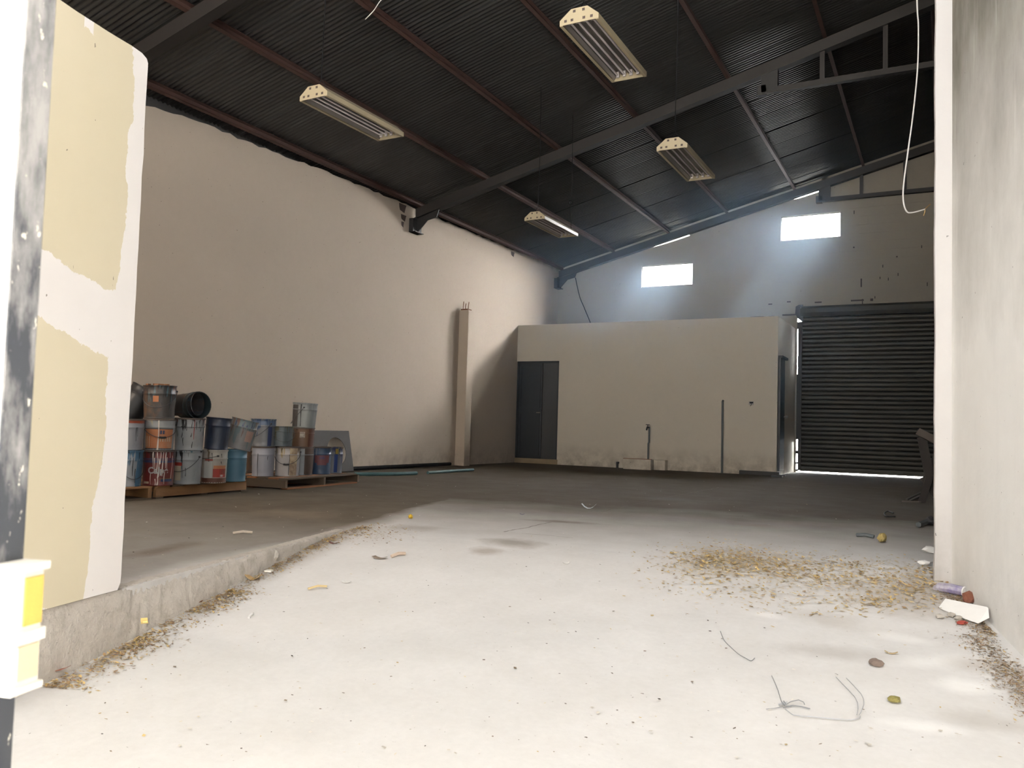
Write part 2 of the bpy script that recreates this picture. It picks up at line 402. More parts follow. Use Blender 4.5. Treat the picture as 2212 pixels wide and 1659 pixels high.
# ramp and yard
mb = MB()
ss = [-40, -30, -20, -14, -10, -8, -6, -5, -4] + list(np.arange(-3.6, 2.75, .05))
tt = [-14, -8, -5, -3, -1.5] + list(np.arange(0, 4.7, .12)) + [5, 6, 8, 11, 16]
def rnd2(s, t): return .004*math.sin(3.1*s+1.7*t)*math.cos(2.3*t-.8*s) + .0025*math.sin(7.3*s-4.1*t)
vs = []; 
for s in ss:
    for t in tt:
        s_eff = s
        z = ramp_z(s)
        if t < -.05 and s > -2.6: z = -.75
        else: z += rnd2(s, t) * (1 if s < 2.4 else 0) + (.0015 if s > 2.3 else 0)
        vs.append(st(s, t, z))
fs = []
nt_ = len(tt)
for i in range(len(ss)-1):
    for j in range(nt_-1):
        fs.append((i*nt_+j, i*nt_+j+1, (i+1)*nt_+j+1, (i+1)*nt_+j))
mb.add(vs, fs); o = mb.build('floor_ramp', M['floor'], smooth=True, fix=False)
struct(o, 'sloping concrete ramp running down to the entrance')

# rough kerb between the raised floor and the ramp
mb = MB(); rr = random.Random(3)
NS, NZ = 260, 12
def kerb(u, v):
    s = -2.4 + u*5.05; zb = ramp_z(s)-.04
    rough = .5 + .5*math.sin(s*2.1+1)
    if v < .72:
        f = v/.72; z = zb + (0.0-zb)*f
        off = .012 + (rr.uniform(-.004, .005) if s > .02 else rr.uniform(-.002, .002)) + (.02*(1-f) if s > .1 else .01*(1-f))
        if s > .1: off -= .018*rough*f*f
        return st(s, off, z)
    g = (v-.72)/.28
    if s < .03: return st(s, .012-.06*g, .0)
    return st(s, .012-.018*rough-.07*g+rr.uniform(-.012, .006), .005+rr.uniform(-.009, .005)*(1-g))
mb.grid(kerb, NS, NZ)
struct(mb.build('trim_1', M['curb'], smooth=True), 'rough broken concrete edge of the raised floor')

# left wall
mb = MB()
ytop = [0.0, 7.3, 8.3, 9.0, 10.9, 13.0, 14.5, 18.0, 20.9]; ztop = [5.0, 5.09, 5.18, 5.17, 5.24, 5.27, 5.28, 5.31, 5.38]
rr = random.Random(5); n = 140; pts = []
for i in range(n+1):
    y = .2 + (YE-.2)*i/n; pts.append((y, float(np.interp(y, ytop, ztop))+rr.uniform(-.022, .012)))
mb.prism([(.2, -.6)] + [(YE, -.6)] + pts[::-1], lambda a, b, d: Vector((d, a, b)), XL-.15, XL)
wl = mb.build('wall_left', M['wall_left']); struct(wl, 'long cream plastered left wall of the hall')
# added dark strip standing for the shaded gap above the left wall
mb = MB(); mb.box2((XL-.20, .2, 4.9), (XL-.16, YE, 5.62)); struct(mb.build('shade_gap_strip', M['darkstrip']))
# broken dark notches in the plaster under the eave
for (xa, ya, xb, yb) in ((862, 438, 877, 462), (866, 462, 877, 480), (867, 478, 872, 492), (1104, 543, 1111, 556)):
    a, b = on_x(xa, ya, XL), on_x(xb, yb, XL)
    mb = MB(); ym = (a.y+b.y)/2; w_ = abs(b.y-a.y)/2; zt, zb_ = max(a.z, b.z), min(a.z, b.z)
    poly = [(a.y, zt), (b.y, zt), (b.y-w_*.2, (zt+zb_)/2+.03), (b.y-w_*.5, zb_), (a.y+w_*.3, zb_+.03), (a.y+w_*.1, (zt+zb_)/2)]
    mb.prism(poly, lambda p, q, d: Vector((d, p, q)), XL, XL+.006); mb.build('plaster_hole', M['hole'], wl)
# column stub with rebar on the left wall
col = empty('trim_3', (XL, 15.5, 0)); struct(col, 'short plastered column against the left wall with rebar on top')
mb = MB(); mb.box2((0, 0.0, 0), (.24, .26, 3.44)); mb.build('column', M['wall_left'], col, bevel=.012)
for dx, dy, h in ((.06, .06, .20), (.10, .09, .16), (.17, .1, .19)):
    mb = MB(); mb.tube([(dx, dy, 3.42), (dx+.005, dy, 3.44+h*.6), (dx+.012, dy+.005, 3.44+h)], .009, 6); mb.build('rebar', M['rust'], col)
mb = MB(); mb.box2((.03, .02, 3.43), (.2, .2, 3.47)); mb.build('broken_cap', M['rust'], col)

# far gable wall with openings (thickness outward)
def gable():
    xs0, xs1 = XL, 3.3
    SL = (XL+6.35+9.55)
    w1 = (-7.12, -5.74, 4.67, 5.25); w2 = (-3.57, -2.19, 5.62, 6.23); sh = (-3.165, 1.7, -.6, 3.98)
    xc = sorted(set([xs0, w1[0], w1[1], w2[0], sh[0], w2[1], -5.85, -7.2, -3.52, -2.62, -2.56, sh[1], xs1] + list(np.linspace(xs0, xs1, 40))))
    def top(x):
        b = rafter_low(x)+.30
        if -7.2 <= x <= -5.85: return rafter_low(x) - .005 + .04*max(0, (-6.4-x)/.8)
        if -3.52 <= x <= -2.62: return rafter_low(x) - .005 + .05*max(0, (-3.1-x)/.42)
        return b
    mb = MB(); xsub = xc
    y0, y1 = YF, YF+.10
    for a, b in zip(xsub[:-1], xsub[1:]):
        mid = (a+b)/2; spans = [(-.6, None)]
        cuts = [c for c in (w1, w2, sh) if c[0]-1e-6 <= mid <= c[1]+1e-6]
        lo = -.6; segs = []
        for c in sorted(cuts, key=lambda c: c[2]):
            if c[2] > lo: segs.append((lo, lo, c[2], c[2]))
            lo = c[3]
        ta, tb = top(a+1e-4), top(b-1e-4)
        segs.append((lo, lo, ta, tb))
        for za, zb, zc, zd in segs:
            mb.add([(a, y0, za), (b, y0, zb), (b, y0, zd), (a, y0, zc), (a, y1, za), (b, y1, zb), (b, y1, zd), (a, y1, zc)],
                   [(0,1,2,3),(7,6,5,4),(0,4,5,1),(1,5,6,2),(2,6,7,3),(3,7,4,0)])
    return mb.build('wall_back', M['wall_back'], fix=False), w1, w2, sh
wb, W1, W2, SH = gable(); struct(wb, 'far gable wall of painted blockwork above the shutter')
mb = MB()
for xa_, xb_ in ((-7.25, -5.8), (-3.57, -2.5)):
    mb.add([(xa_, YF, rafter_low(xa_)+.11), (xb_, YF, rafter_low(xb_)+.11), (xb_, YF, rafter_low(xb_)+.30), (xa_, YF, rafter_low(xa_)+.30), (xa_, YF+.09, rafter_low(xa_)+.11), (xb_, YF+.09, rafter_low(xb_)+.11), (xb_, YF+.09, rafter_low(xb_)+.30), (xa_, YF+.09, rafter_low(xa_)+.30)],
           [(0, 1, 2, 3), (7, 6, 5, 4), (0, 4, 5, 1), (1, 5, 6, 2), (2, 6, 7, 3), (3, 7, 4, 0)])
struct(mb.build('trim_6', M['wall_back']))
# window frames
for i, wd in enumerate((W1, W2)):
    mb = MB(); x0, x1, z0, z1 = wd; fr = .025
    for a, b in (((x0, z0), (x0+fr, z1)), ((x1-fr, z0), (x1, z1)), ((x0, z0), (x1, z0+fr)), ((x0, z1-fr), (x1, z1))):
        mb.box2((a[0], YF+.03, a[1]), (b[0], YF+.07, b[1]))
    o = mb.build('window_%d' % (i+1), M['chrome']); struct(o, ('small high opening in the gable wall near the left corner', 'small high opening in the gable wall above the shutter')[i])
# blockwork standing a little proud of the gable wall above the shutter
bw, bh = .40, .20
me = None; rr = random.Random(11)
for r in range(12):
    z = 4.02 + r*.205
    for c in range(11):
        x = -2.62 + c*.41 + (.205 if r % 2 else 0)
        if x+bw > 1.6 or z+bh > rafter_low(x)-.1: continue
        if x < W2[1]+.03 and z+bh > W2[2]-.05: continue
        if r > 0 and rr.random() < .10: continue
        if me is None:
            mb = MB(); mb.box2((0, -.011, 0), (bw, .02, bh)); o = mb.build('concrete_block', M['wall_back'], wb); me = o.data
        else:
            o = bpy.data.objects.new('concrete_block', me); COL.objects.link(o); o.parent = wb
        o.location = (x+rr.uniform(-.003, .003), YF + rr.uniform(-.004, .004), z+rr.uniform(-.002, .002))

mb = MB(); rr = random.Random(21)
for (x0_, y0_, x1_, y1_) in ((1859, 602, 1862, 620), (1900, 598, 1902, 603), (1939, 590, 1941, 596), (1880, 645, 1886, 650), (1838, 648, 1866, 650), (1845, 657, 1848, 661), (1862, 646, 1864, 660), (1889, 640, 1891, 645), (1906, 572, 1908, 578), (1843, 533, 1846, 536), (1780, 664, 1800, 666), (1760, 652, 1775, 654), (1600, 690, 1612, 692), (1622, 684, 1650, 686), (1660, 683, 1672, 684), (1690, 679, 1720, 681), (1570, 688, 1580, 694), (1660, 656, 1668, 658), (1700, 651, 1708, 653), (1844, 455, 1846, 462), (1918, 600, 1920, 606), (1936, 553, 1939, 556), (1990, 530, 1992, 536), (2002, 610, 2004, 618)):
    a, b = on_y(x0_, y0_, YF-.008), on_y(x1_, y1_, YF-.008); mb.box2((a.x, YF-.017, b.z), (b.x, YF+.002, a.z))
o = mb.build('mortar_gaps', M['hole'], wb); o['kind'] = 'stuff'
# annex: low room in the far left corner
ax1, ah = -3.2, 3.45
mb = MB(); d0, d1 = XL+.005, -8.385
mb.box2((d1, YB, 0), (ax1, YB+.14, ah)); mb.box2((XL, YB, 2.54), (d1, YB+.14, ah))
an = mb.build('wall_annex', M['annex']); struct(an, 'painted front wall of the low room in the far corner')
mb = MB(); mb.box2((ax1-.14, YB+.14, 0), (ax1, YF, ah)); struct(mb.build('wall_annex_side', M['annex']), 'side wall of the low corner room next to the shutter')
mb = MB(); mb.box2((XL, YB+.14, ah-.12), (ax1-.14, YF, ah)); struct(mb.build('ceiling_annex', M['bitumen']), 'concrete roof of the low corner room')
mb = MB(); mb.box2((XL+.01, YB-.02, 0), (d1+.02, YB+.16, .12)); struct(mb.build('trim_4', M['threshold']), 'raised concrete threshold below the dark door')
# door 1
dr = empty('door_1', (XL, YB+.05, .12)); struct(dr, 'dark metal door with a side panel in the corner room')
mb = MB(); W_ = d1-XL
for a, b in (((.0, 0), (.05, 2.42)), ((W_-.05, 0), (W_, 2.42)), ((0, 2.37), (W_, 2.42))): mb.box2((a[0], -.02, a[1]), (b[0], .05, b[1]))
mb.build('door_frame', M['door'], dr)
mb = MB(); mb.box2((.05, .0, .0), (.70, .035, 2.37)); lf = mb.build('door_leaf', M['door'], dr, bevel=.004)
for z0 in (.08, 1.26):
    mb = MB()
    z1 = z0+1.04
    for a, b in (((.10, z0), (.65, z0+.025)), ((.10, z1-.025), (.65, z1)), ((.10, z0), (.125, z1)), ((.625, z0), (.65, z1))): mb.box2((a[0], -.012, a[1]), (b[0], 0, b[1]))
    mb.build('panel_moulding', M['door'], lf)
mb = MB(); mb.box2((.05, -.014, 1.16), (.70, 0, 1.22)); mb.build('cross_rail', M['door'], lf)
mb = MB(); mb.tube([(.655, 0, 1.14), (.655, -.05, 1.14)], .012, 8); mb.tube([(.655, -.05, 1.14), (.58, -.055, 1.14)], .010, 8); mb.build('door_handle', M['chrome'], lf)
mb = MB(); mb.box2((.715, .005, 0), (W_-.05, .03, 2.37)); sp_ = mb.build('side_panel', M['door2'], dr)
# door 2 in the side wall, seen nearly edge on
dr = empty('door_2', (ax1, YB+.12, .1)); struct(dr, 'dark metal door seen edge on beside the shutter')
mb = MB(); mb.box2((0, 0, 0), (.035, .60, 2.45)); lf = mb.build('door_leaf', M['door'], dr, bevel=.004)
mb = MB(); mb.box2((0, -.05, 2.45), (.09, .68, 2.50)); mb.box2((0, -.05, 0), (.05, 0, 2.45)); mb.build('door_frame', M['door'], dr)
mb = MB(); mb.tube([(.035, .53, 1.18), (.075, .53, 1.18)], .012, 8); mb.lathe([(0.0, -.03), (.022, -.022), (.03, 0), (.022, .022), (0, .03)], 12, (.095, .53, 1.18)); mb.build('door_handle', M['chrome'], lf)

# roller shutter
rs = empty('roller_shutter', (-3.12, YF+.05, 0)); tag(rs, 'tall dark roller shutter closing the goods entrance in the far wall', 'shutter')
pitch = .105; smesh = None; SW = 4.8
for i in range(35):
    z = .055 + i*pitch
    if smesh is None:
        mb = MB(); prof = [(.012, 0), (-.004, .008), (-.022, .035), (-.024, .055), (-.018, .08), (-.002, .099), (.012, .105)]
        for (ya, za), (yb, zb) in zip(prof[:-1], prof[1:]):
            mb.add([(.05, ya, za), (SW, ya, za), (SW, yb, zb), (.05, yb, zb)], [(0, 1, 2, 3)])
        o = mb.build('slat', M['shutter'], rs, smooth=True); smesh = o.data
    else:
        o = bpy.data.objects.new('slat', smesh); COL.objects.link(o); o.parent = rs
    o.location = (0, 0, z)
mb = MB(); mb.box2((.0, -.06, .045), (.07, .03, 3.62)); mb.build('guide_rail', M['darksteel'], rs)
mb = MB(); mb.prism([(.10, 3.62), (.0, 3.70), (-.06, 3.82), (-.05, 3.99), (.02, 4.03), (.12, 4.03), (.12, 3.62)], lambda a, b, d: Vector((a-.03, d, b)), -.07, .05); mb.build('end_bracket', M['darksteel'], rs)
mb = MB(); prof = [(.03, 3.72), (-.10, 3.74), (-.15, 3.82), (-.13, 3.93), (-.04, 4.0), (.03, 4.0)]
for (ya, za), (yb, zb) in zip(prof[:-1], prof[1:]): mb.add([(.03, ya, za), (SW, ya, za), (SW, yb, zb), (.03, yb, zb)], [(0, 1, 2, 3)])
mb.build('hood', M['shutter'], rs, smooth=True)
for z, z2, xa_ in ((.02, .07, -.045), (.20, .24, -.045), (.44, .52, -.045), (.78, 2.35, -.045), (2.35, 2.8, -.025), (2.8, 3.45, -.022), (3.45, 3.62, -.045)):
    mb = MB(); mb.box2((xa_, -.03, z), (.0, .02, z2)); mb.build('rail_clip', M['darksteel'], rs)
mb = MB(); mb.box2((.05, -.02, .03), (SW, .02, .07)); mb.build('bottom_rail', M['shutter'], rs)

# right stub wall along the entrance with its white jamb
s_end = 2.16
mb = MB()
mb.prism([(s_end, T_R), (s_end, T_R+.3), (-5.0, T_R+.3), (-5.0, T_R)], lambda a, b, d: st(a, b, d), -.9, 6.4)
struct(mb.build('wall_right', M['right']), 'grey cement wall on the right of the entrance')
mb = MB(); rr = random.Random(2)
lv = [-.3+i*.12 for i in range(57)]
vs = []
for z in lv:
    e = rr.uniform(-.003, .003)
    vs += [st(s_end+.004, T_R-.098+e, z), st(s_end+.004, T_R+.02, z), st(s_end+.035, T_R+.02, z), st(s_end+.035, T_R-.098+e, z)]
fs = []
for i in range(len(lv)-1):
    for k in range(4): k2 = (k+1) % 4; fs.append((i*4+k, i*4+k2, i*4+4+k2, i*4+4+k))
fs += [(0,1,2,3), tuple(range(len(vs)-4, len(vs)))]
mb.add(vs, fs); struct(mb.build('trim_5', M['jamb']), 'white painted jamb at the inner end of the right wall')
# walls out of sight that close the hall
mb = MB(); mb.prism([(s_end+.2, T_R), (s_end+.4, T_R), (s_end+.4, T_R+5), (s_end+.2, T_R+5)], lambda a, b, d: st(a, b, d), -.3, 9.0); struct(mb.build('wall_front', M['unpainted']))
mb = MB(); mb.box2((3.3, 5.5, -.1), (3.5, YE, 9.0)); struct(mb.build('wall_side', M['unpainted']))
FRONT_Z = 3.0
mb = MB(); mb.prism([(-2.2, -.15), (-2.0, -.15), (-2.0, -7.5), (-2.2, -7.5)], lambda a, b, d: st(a, b, d), -.3, 6.4); struct(mb.build('wall_front_side', M['wall_left']))
# added unseen slab behind the camera, keeps sun and sky off the yard
mb = MB(); mb.prism([(-5.0, -6.0), (-5.0, 11.0), (-16, 11.0), (-16, -6.0)], lambda a, b, d: st(a, b, d), 3.9, 4.1); struct(mb.build('unseen_shade_slab', M['annex']))
mb = MB(); mb.prism([(-2.2, -.5), (-2.2, -.3), (-9.5, -.3), (-9.5, -.5)], lambda a, b, d: st(a, b, d), -.8, 3.9); struct(mb.build('unseen_light_blocker', M['right']))  # added unseen wall, blocks light from the front left of the entrance
# plastered stub wall on the left
mb = MB(); rr = random.Random(8)
top = [(-2.2, 2.75)] + [(-2.2+.1*i, 2.75+rr.uniform(-.004, .004)) for i in range(1, 21)] + [(-.13, 2.757), (-.05, 2.755), (-.012, 2.742), (0.0, 2.722)]
side = [(0.0+rr.uniform(-.004, .003), z) for z in np.arange(2.6, .05, -.12)] + [(-.002, .04), (-.02, .006)]
poly = [(-2.2, 0.0)] + [(p[0], p[1]) for p in top] + side
mb.prism(poly, lambda a, b, d: st(a, d, b), -.15, 0.018)
struct(mb.build('wall_stub', M['stub']), 'beige and white plastered wall end on the left')

# roof
ce = empty('ceiling', (0, 0, 0)); struct(ce, 'dark corrugated metal roof on purlins and rafters')
X0, X1 = XL-.45, 3.6
amp, per = .0125, .0765
mb = MB(); nper = 11; ns = nper*6
def sheet(u, v):
    x = X0+(X1-X0)*v; y = u*(nper*per+.05)
    return Vector((x, y, roof_z(x) + amp*math.sin(2*math.pi*y/per)))
mb.grid(sheet, ns+4, 1)
sm = None; k = 0; y = -0.4 + 0.0
ROOF_Y0 = .66
y = ROOF_Y0
while y < YE-.1:
    if sm is None: o = mb.build('roof_sheet', M['roofsheet'], ce, smooth=False, fix=False); sm = o.data; sm.polygons.foreach_set('use_smooth', [True]*len(sm.polygons))
    else: o = bpy.data.objects.new('roof_sheet', sm); COL.objects.link(o); o.parent = ce
    o.location = (0, y, .006*(k % 2)); k += 1; y += nper*per
PX = [-9.38, -7.88, -6.37, -4.87, -3.25, -1.72, -.18, 1.4]
me = None
for i, px in enumerate(PX):
    zt = roof_z(0)-5.44+5.44
    if me is None:
        mb = MB(); h = .115; a, b = ROOF_Y0, YE
        for (x0, x1, z0, z1) in ((-.03, -.024, -h, 0), (-.03, .03, -h, -h+.006), (-.03, .03, -.006, 0), (.024, .03, -h, -h+.02)):
            mb.box2((x0, a, z0), (x1, b, z1))
        o = mb.build('purlin', M['purlin'], ce); me = o.data
    else: o = bpy.data.objects.new('purlin', me); COL.objects.link(o); o.parent = ce
    o.location = (px, 0, roof_z(px)-.012); o.rotation_euler = (0, -RA, 0)
RAF_Y = [6.55, 13.62, 20.57]
for ry in RAF_Y:
    tr = empty('roof_truss', (0, ry, 0)); struct(tr, {6.55: 'nearest dark steel rafter across the roof', 13.62: 'middle dark steel rafter with a tie beam', 20.57: 'far dark steel rafter against the gable wall'}[ry])
    xa, xb = XL+.1, 3.2; zc = .09
    mb = MB(); hw = .07
    for dz0, dz1, ww in ((0, .012, hw), (.172, .184, hw), (.0, .18, .012)):
        p = [(xa, dz0), (xb, dz0), (xb, dz1), (xa, dz1)]
        mb.prism(p, lambda a, b, d: Vector((a, d, rafter_low(a)+b)), -ww, ww)
    for sgn in (-1, 1):
        p = [(xa, 0), (xb, 0), (xb, .184), (xa, .184)]
        mb.prism(p, lambda a, b, d: Vector((a, d, rafter_low(a)+b)), sgn*hw-.004, sgn*hw+.004)
    mb.build('rafter', M['rafter'], tr)
    zt = 6.47
    mb = MB(); mb.box2((-2.70, -.05, zt), (3.2, .05, zt+.09)); mb.build('tie_beam', M['rafter'], tr)
    mb = MB(); mb.box2((-2.68, -.06, zt+.02), (-2.42, .06, rafter_low(-2.5)+.05)); mb.box2((-2.74, -.06, zt-.02), (-2.60, .06, zt+.14)); mb.build('gusset_plate', M['darksteel'], tr)
    for wx in (-1.74, -.82, .1, 1.0):
        mb = MB(); mb.box2((wx-.035, -.03, zt+.05), (wx+.035, .03, rafter_low(wx)+.05)); mb.build('web_post', M['rafter'], tr)
    mb = MB(); mb.box2((XL, -.15, 4.74), (XL+.10, .15, 5.02))
    mb.prism([(XL+.02, 4.76), (XL+.12, 4.76), (XL+.34, 4.98), (XL+.56, 5.03), (XL+.62, rafter_low(XL+.62)+.02), (XL+.02, rafter_low(XL)+.02+.03)], lambda a, b, d: Vector((a, d, b)), -.012, .012)
    mb.box2((XL, -.15, 4.74), (XL+.16, .15, 4.755))
    mb.build('wall_bracket', M['darksteel'], tr)

# thin dust haze hanging in the far half of the hall, lit by the sun through the openings
mb = MB(); vs = []
prof = [(15.5, .03), (YB-.03, .03), (YB-.03, 3.48), (YF-.09, 3.48), (YF-.09, None), (15.5, None)]
for hx in (XL+.03, 3.2):
    for py_, pz_ in prof: vs.append((hx, py_, pz_ if pz_ is not None else rafter_low(hx)+.16))
mb.add(vs, [(0, 1, 2), (0, 2, 5), (2, 3, 4), (2, 4, 5), (8, 7, 6), (11, 8, 6), (10, 9, 8), (11, 10, 8)] + [(k, (k+1) % 6, 6+(k+1) % 6, 6+k) for k in range(6)])
vm = bpy.data.materials.new('dust haze'); vm.use_nodes = True; vt = vm.node_tree; vt.nodes.clear()
vo = vt.nodes.new('ShaderNodeOutputMaterial'); vs_ = vt.nodes.new('ShaderNodeVolumeScatter')
vs_.inputs['Color'].default_value = (.50, .74, 1.0, 1); vs_.inputs['Density'].default_value = HAZE; vs_.inputs['Anisotropy'].default_value = .25
vt.links.new(vs_.outputs[0], vo.inputs['Volume'])
hz = mb.build('haze', vm); tag(hz, 'thin bluish dust haze in the far half of the hall', 'haze', kind='stuff')

# ================================================================== OBJECTS
# ---- hanging fluorescent fixtures
def make_fixture():
    root = empty('ceiling_light')
    L, hw = 1.26, .18
    sec = [(-hw, 0), (-hw, .045), (-.075, .13), (.075, .13), (hw, .045), (hw, 0)]
    mb = MB()
    for (xa, za), (xb, zb) in zip(sec[:-1], sec[1:]):
        mb.add([(xa, 0, za), (xb, 0, zb), (xb, L, zb), (xa, L, za)], [(0, 1, 2, 3)])
    mb.build('hood', M['cream'], root, fix=False)
    for y in (0, L):
        mb = MB(); mb.prism(sec, lambda a, b, d: Vector((a, d, b)), y-.004, y+.004); ep = mb.build('end_plate', M['cream'], root)
        sgn = -1 if y == 0 else 1
        for hx, hz in ((-.045, .105), (.04, .105), (-.125, .032), (-.065, .032), (.045, .032), (.115, .032)):
            mb = MB(); mb.box2((hx-.012, y+sgn*.0045-.0015, hz-.011), (hx+.012, y+sgn*.0045+.0015, hz+.011)); mb.build('vent_slot', M['hole'], ep)
    for sgn in (-1, 1):
        mb = MB(); mb.box2((sgn*hw-sgn*.0, 0, -.004), (sgn*(hw-.028), L, .002)); mb.build('side_rail', M['cream'], root)
    mb = MB(); cs = [(-.15, .01), (-.13, .04)]
    for k in range(4):
        c = -.105+.07*k; cs += [(c-.025, .085), (c+.025, .085), (c+.035, .05)]
    cs += [(.13, .04), (.15, .01)]
    for (xa, za), (xb, zb) in zip(cs[:-1], cs[1:]): mb.add([(xa, .01, za), (xb, .01, zb), (xb, L-.01, zb), (xa, L-.01, za)], [(0, 1, 2, 3)])
    mb.build('reflector', M['reflector'], root, fix=False)
    for k in range(4):
        c = -.105+.07*k
        mb = MB(); mb.tube([(c, .05, .04), (c, L-.05, .04)], .0095, 8); tb = mb.build('lamp_tube', M['tubeglass'], root, smooth=True)
        for y in (.035, L-.05):
            mb = MB(); mb.box2((c-.014, y, .02), (c+.014, y+.018, .075)); mb.build('lamp_holder', M['tubeglass'], tb)
    return root
fx0 = make_fixture()
FX = [((-5.58, 6.16, 4.10), -.02, 'hanging cream strip light nearest to the left wall, in front of the middle rafter', 1.0),
      ((-2.77, 6.29, 4.35), 0.0, 'hanging cream strip light highest in the hall, close under the roof sheets in front', 1.0),
      ((-2.76, 8.98, 4.10), 0.0, 'hanging cream strip light beyond the middle rafter, right of the small far one', 1.0),
      ((-5.72, 11.45, 4.15), -.02, 'small far strip light hanging lowest, near the left end of the middle rafter', 1.0)]
for i, (loc, rz, lab, sc) in enumerate(FX):
    o = fx0 if i == 0 else copy_tree(fx0)
    o.location = loc; o.rotation_euler = (0, 0, rz); tag(o, lab, 'ceiling light', 'unlit strip lights hanging from the roof')
    zt = roof_z(loc[0])-.05-loc[2]
    mb = MB(); mb.tube([(-.07, .12, .13), (0, .10, .24), (.07, .12, .13)], .004, 5); mb.tube([(0, .10, .24), (.012, .10, .24+(zt-.24)*.5), (0, .10, zt)], .004, 5)
    mb.build('suspension_cable', M['black'], o)
    if i == 3:
        mb = MB(); mb.tube([(.12, 1.1, .10), (.10, 1.1, .5), (.12, 1.1, .85), (.10, 1.1, zt-.05)], .004, 5)
        for a in range(8):
            pass
        mb.tube([(.10+.035*math.cos(a*math.pi/4), 1.1, .55+.035*math.sin(a*math.pi/4)) for a in range(9)], .005, 5)
        mb.build('spare_cable', M['black'], o)

# ---- loose wires
def wire(name, pts, r, mat, label, cat='wire', n=6):
    # smooth through points
    P = [Vector(p) for p in pts]; out = []
    for i in range(len(P)-1):
        p0, p1, p2, p3 = P[max(i-1, 0)], P[i], P[i+1], P[min(i+2, len(P)-1)]
        for k in range(6):
            t = k/6; out.append(.5*((2*p1)+(p2-p0)*t+(2*p0-5*p1+4*p2-p3)*t*t+(-p0+3*p1-3*p2+p3)*t**3))
    out.append(P[-1])
    mb = MB(); mb.tube(out, r, n); o = mb.build(name, mat, smooth=True); tag(o, label, cat); return o
def depth_pt(x, y, d): return CAM + ray(x, y)*d
hw = wire('hanging_cable', [depth_pt(x, y, 6.3) for x, y in ((1978, -1075), (1978, -420), (1979, -200), (1981, 0), (1984, 60), (1982, 150), (1972, 250), (1961, 330), (1953, 390), (1951, 430), (1958, 456), (1972, 459), (1998, 452))], .0055, M['whitewire'], 'thin white cable hanging loose in front of the dark roof beside the right wall', 'cable')
mb = MB(); mb.tube([depth_pt(1998, 452, 6.3), depth_pt(2004, 446, 6.3), depth_pt(2010, 441, 6.3)], .004, 5); mb.tube([depth_pt(1998, 452, 6.3), depth_pt(1998, 458, 6.3), depth_pt(1995, 466, 6.3)], .004, 5); mb.build('bare_end', M['brass'], hw)
wire('roof_wire', [depth_pt(x, y, 9.5) for x, y in ((846, -75), (838, -40), (832, -10), (820, 4), (808, 22), (798, 33), (789, 42))], .005, M['whitewire'], 'short grey wire end dangling from the roof at the top edge', 'wire')
wire('corner_cable', [on_y(1243, 600, YF-.03), on_y(1252, 640, YF-.02), on_y(1262, 665, YF-.02), on_y(1276, 700, YF-.02), on_y(1282, 730, YF-.02)], .012, M['black'], 'dark cable slanting down the gable wall into the corner room roof', 'cable')

# ---- items along the annex wall
t_ = empty('wash_trough', (0, 0, 0)); tag(t_, 'low white concrete trough at the foot of the far wall', 'trough')
mb = MB(); ya, yb = YB-.40, YB; xa, xb = -6.53, -5.62; H_ = .235

mb.box2((xa, ya, 0), (xb-.25, ya+.07, H_)); mb.box2((xa+.001, ya+.07, 0), (xa+.07, yb, H_-.001)); mb.box2((xb-.32, ya+.07, 0), (xb-.251, yb, H_-.002)); mb.box2((xa+.07, yb-.05, 0), (xb-.32, yb, H_+.008)); mb.box2((xa+.07, ya+.07, 0), (xb-.32, yb-.05, .08)); mb.box2((xb-.25, yb-.2, 0), (xb+.02, yb, H_-.004))
mb.build('basin', M['annex'], t_, bevel=.008)
mb = MB(); mb.box2((xa-.004, ya-.004, H_), (xb-.246, ya+.05, H_+.012)); mb.build('rim', M['woodred'], t_)
tp = empty('standpipe', (-6.05, YB-.06, 0)); tag(tp, 'short grey water pipe with a tap above the trough', 'pipe')
mb = MB(); mb.tube([(0, 0, .2), (.0, 0, .6), (.015, 0, .62), (.015, 0, .98)], .022, 8); mb.build('riser', M['pipe'], tp, smooth=True)
mb = MB(); mb.tube([(.015, 0, .96), (-.01, -.07, .97), (-.02, -.09, .90)], .018, 8); mb.box2((-.055, -.05, 1.02), (.035, -.035, 1.035)); mb.tube([(-.01, -.045, .97), (-.01, -.045, 1.03)], .008, 6); mb.build('tap', M['darksteel'], tp)
mb = MB(); mb.tube([(-4.355, YB-.04, .0), (-4.36, YB-.04, .8), (-4.365, YB-.04, 1.58), (-4.365, YB-.0, 1.6)], .024, 8)
tag(mb.build('wall_pipe', M['pipe'], smooth=True), 'tall thin dark pipe rising up the far wall beside the corner', 'pipe')
mb = MB(); mb.tube([(-6.80, YB-.05, 0), (-6.80, YB-.05, .13), (-6.80, YB-.05, .135)], .03, 8); mb.box2((-6.82, YB-.06, .1), (-6.77, YB, .14))
tag(mb.build('pipe_stub', M['darksteel']), 'short black pipe stub poking from the floor left of the trough', 'pipe')
so_ = empty('wall_socket', (-3.75, YB, 1.55)); tag(so_, 'small broken socket box on the far wall near the side door', 'socket')
mb = MB(); mb.box2((-.05, -.012, -.035), (.05, 0, .045)); mb.build('plate', M['jamb'], so_)
mb = MB(); mb.box2((-.03, -.03, -.0), (.045, -.012, .03)); mb.tube([(0, -.02, 0), (.01, -.03, -.03), (-.015, -.03, -.06)], .006, 5); mb.build('loose_fitting', M['black'], so_)
a, b = on_z(1574, 1024, .04), on_z(1658, 1030, .04)
mb = MB(); mb.box2((min(a.x, b.x), YB-.14, .0), (max(a.x, b.x), YB-.03, .085)); tag(mb.build('steel_channel', M['darksteel'], bevel=.006), 'dark steel bar lying on the floor against the far wall', 'bar')
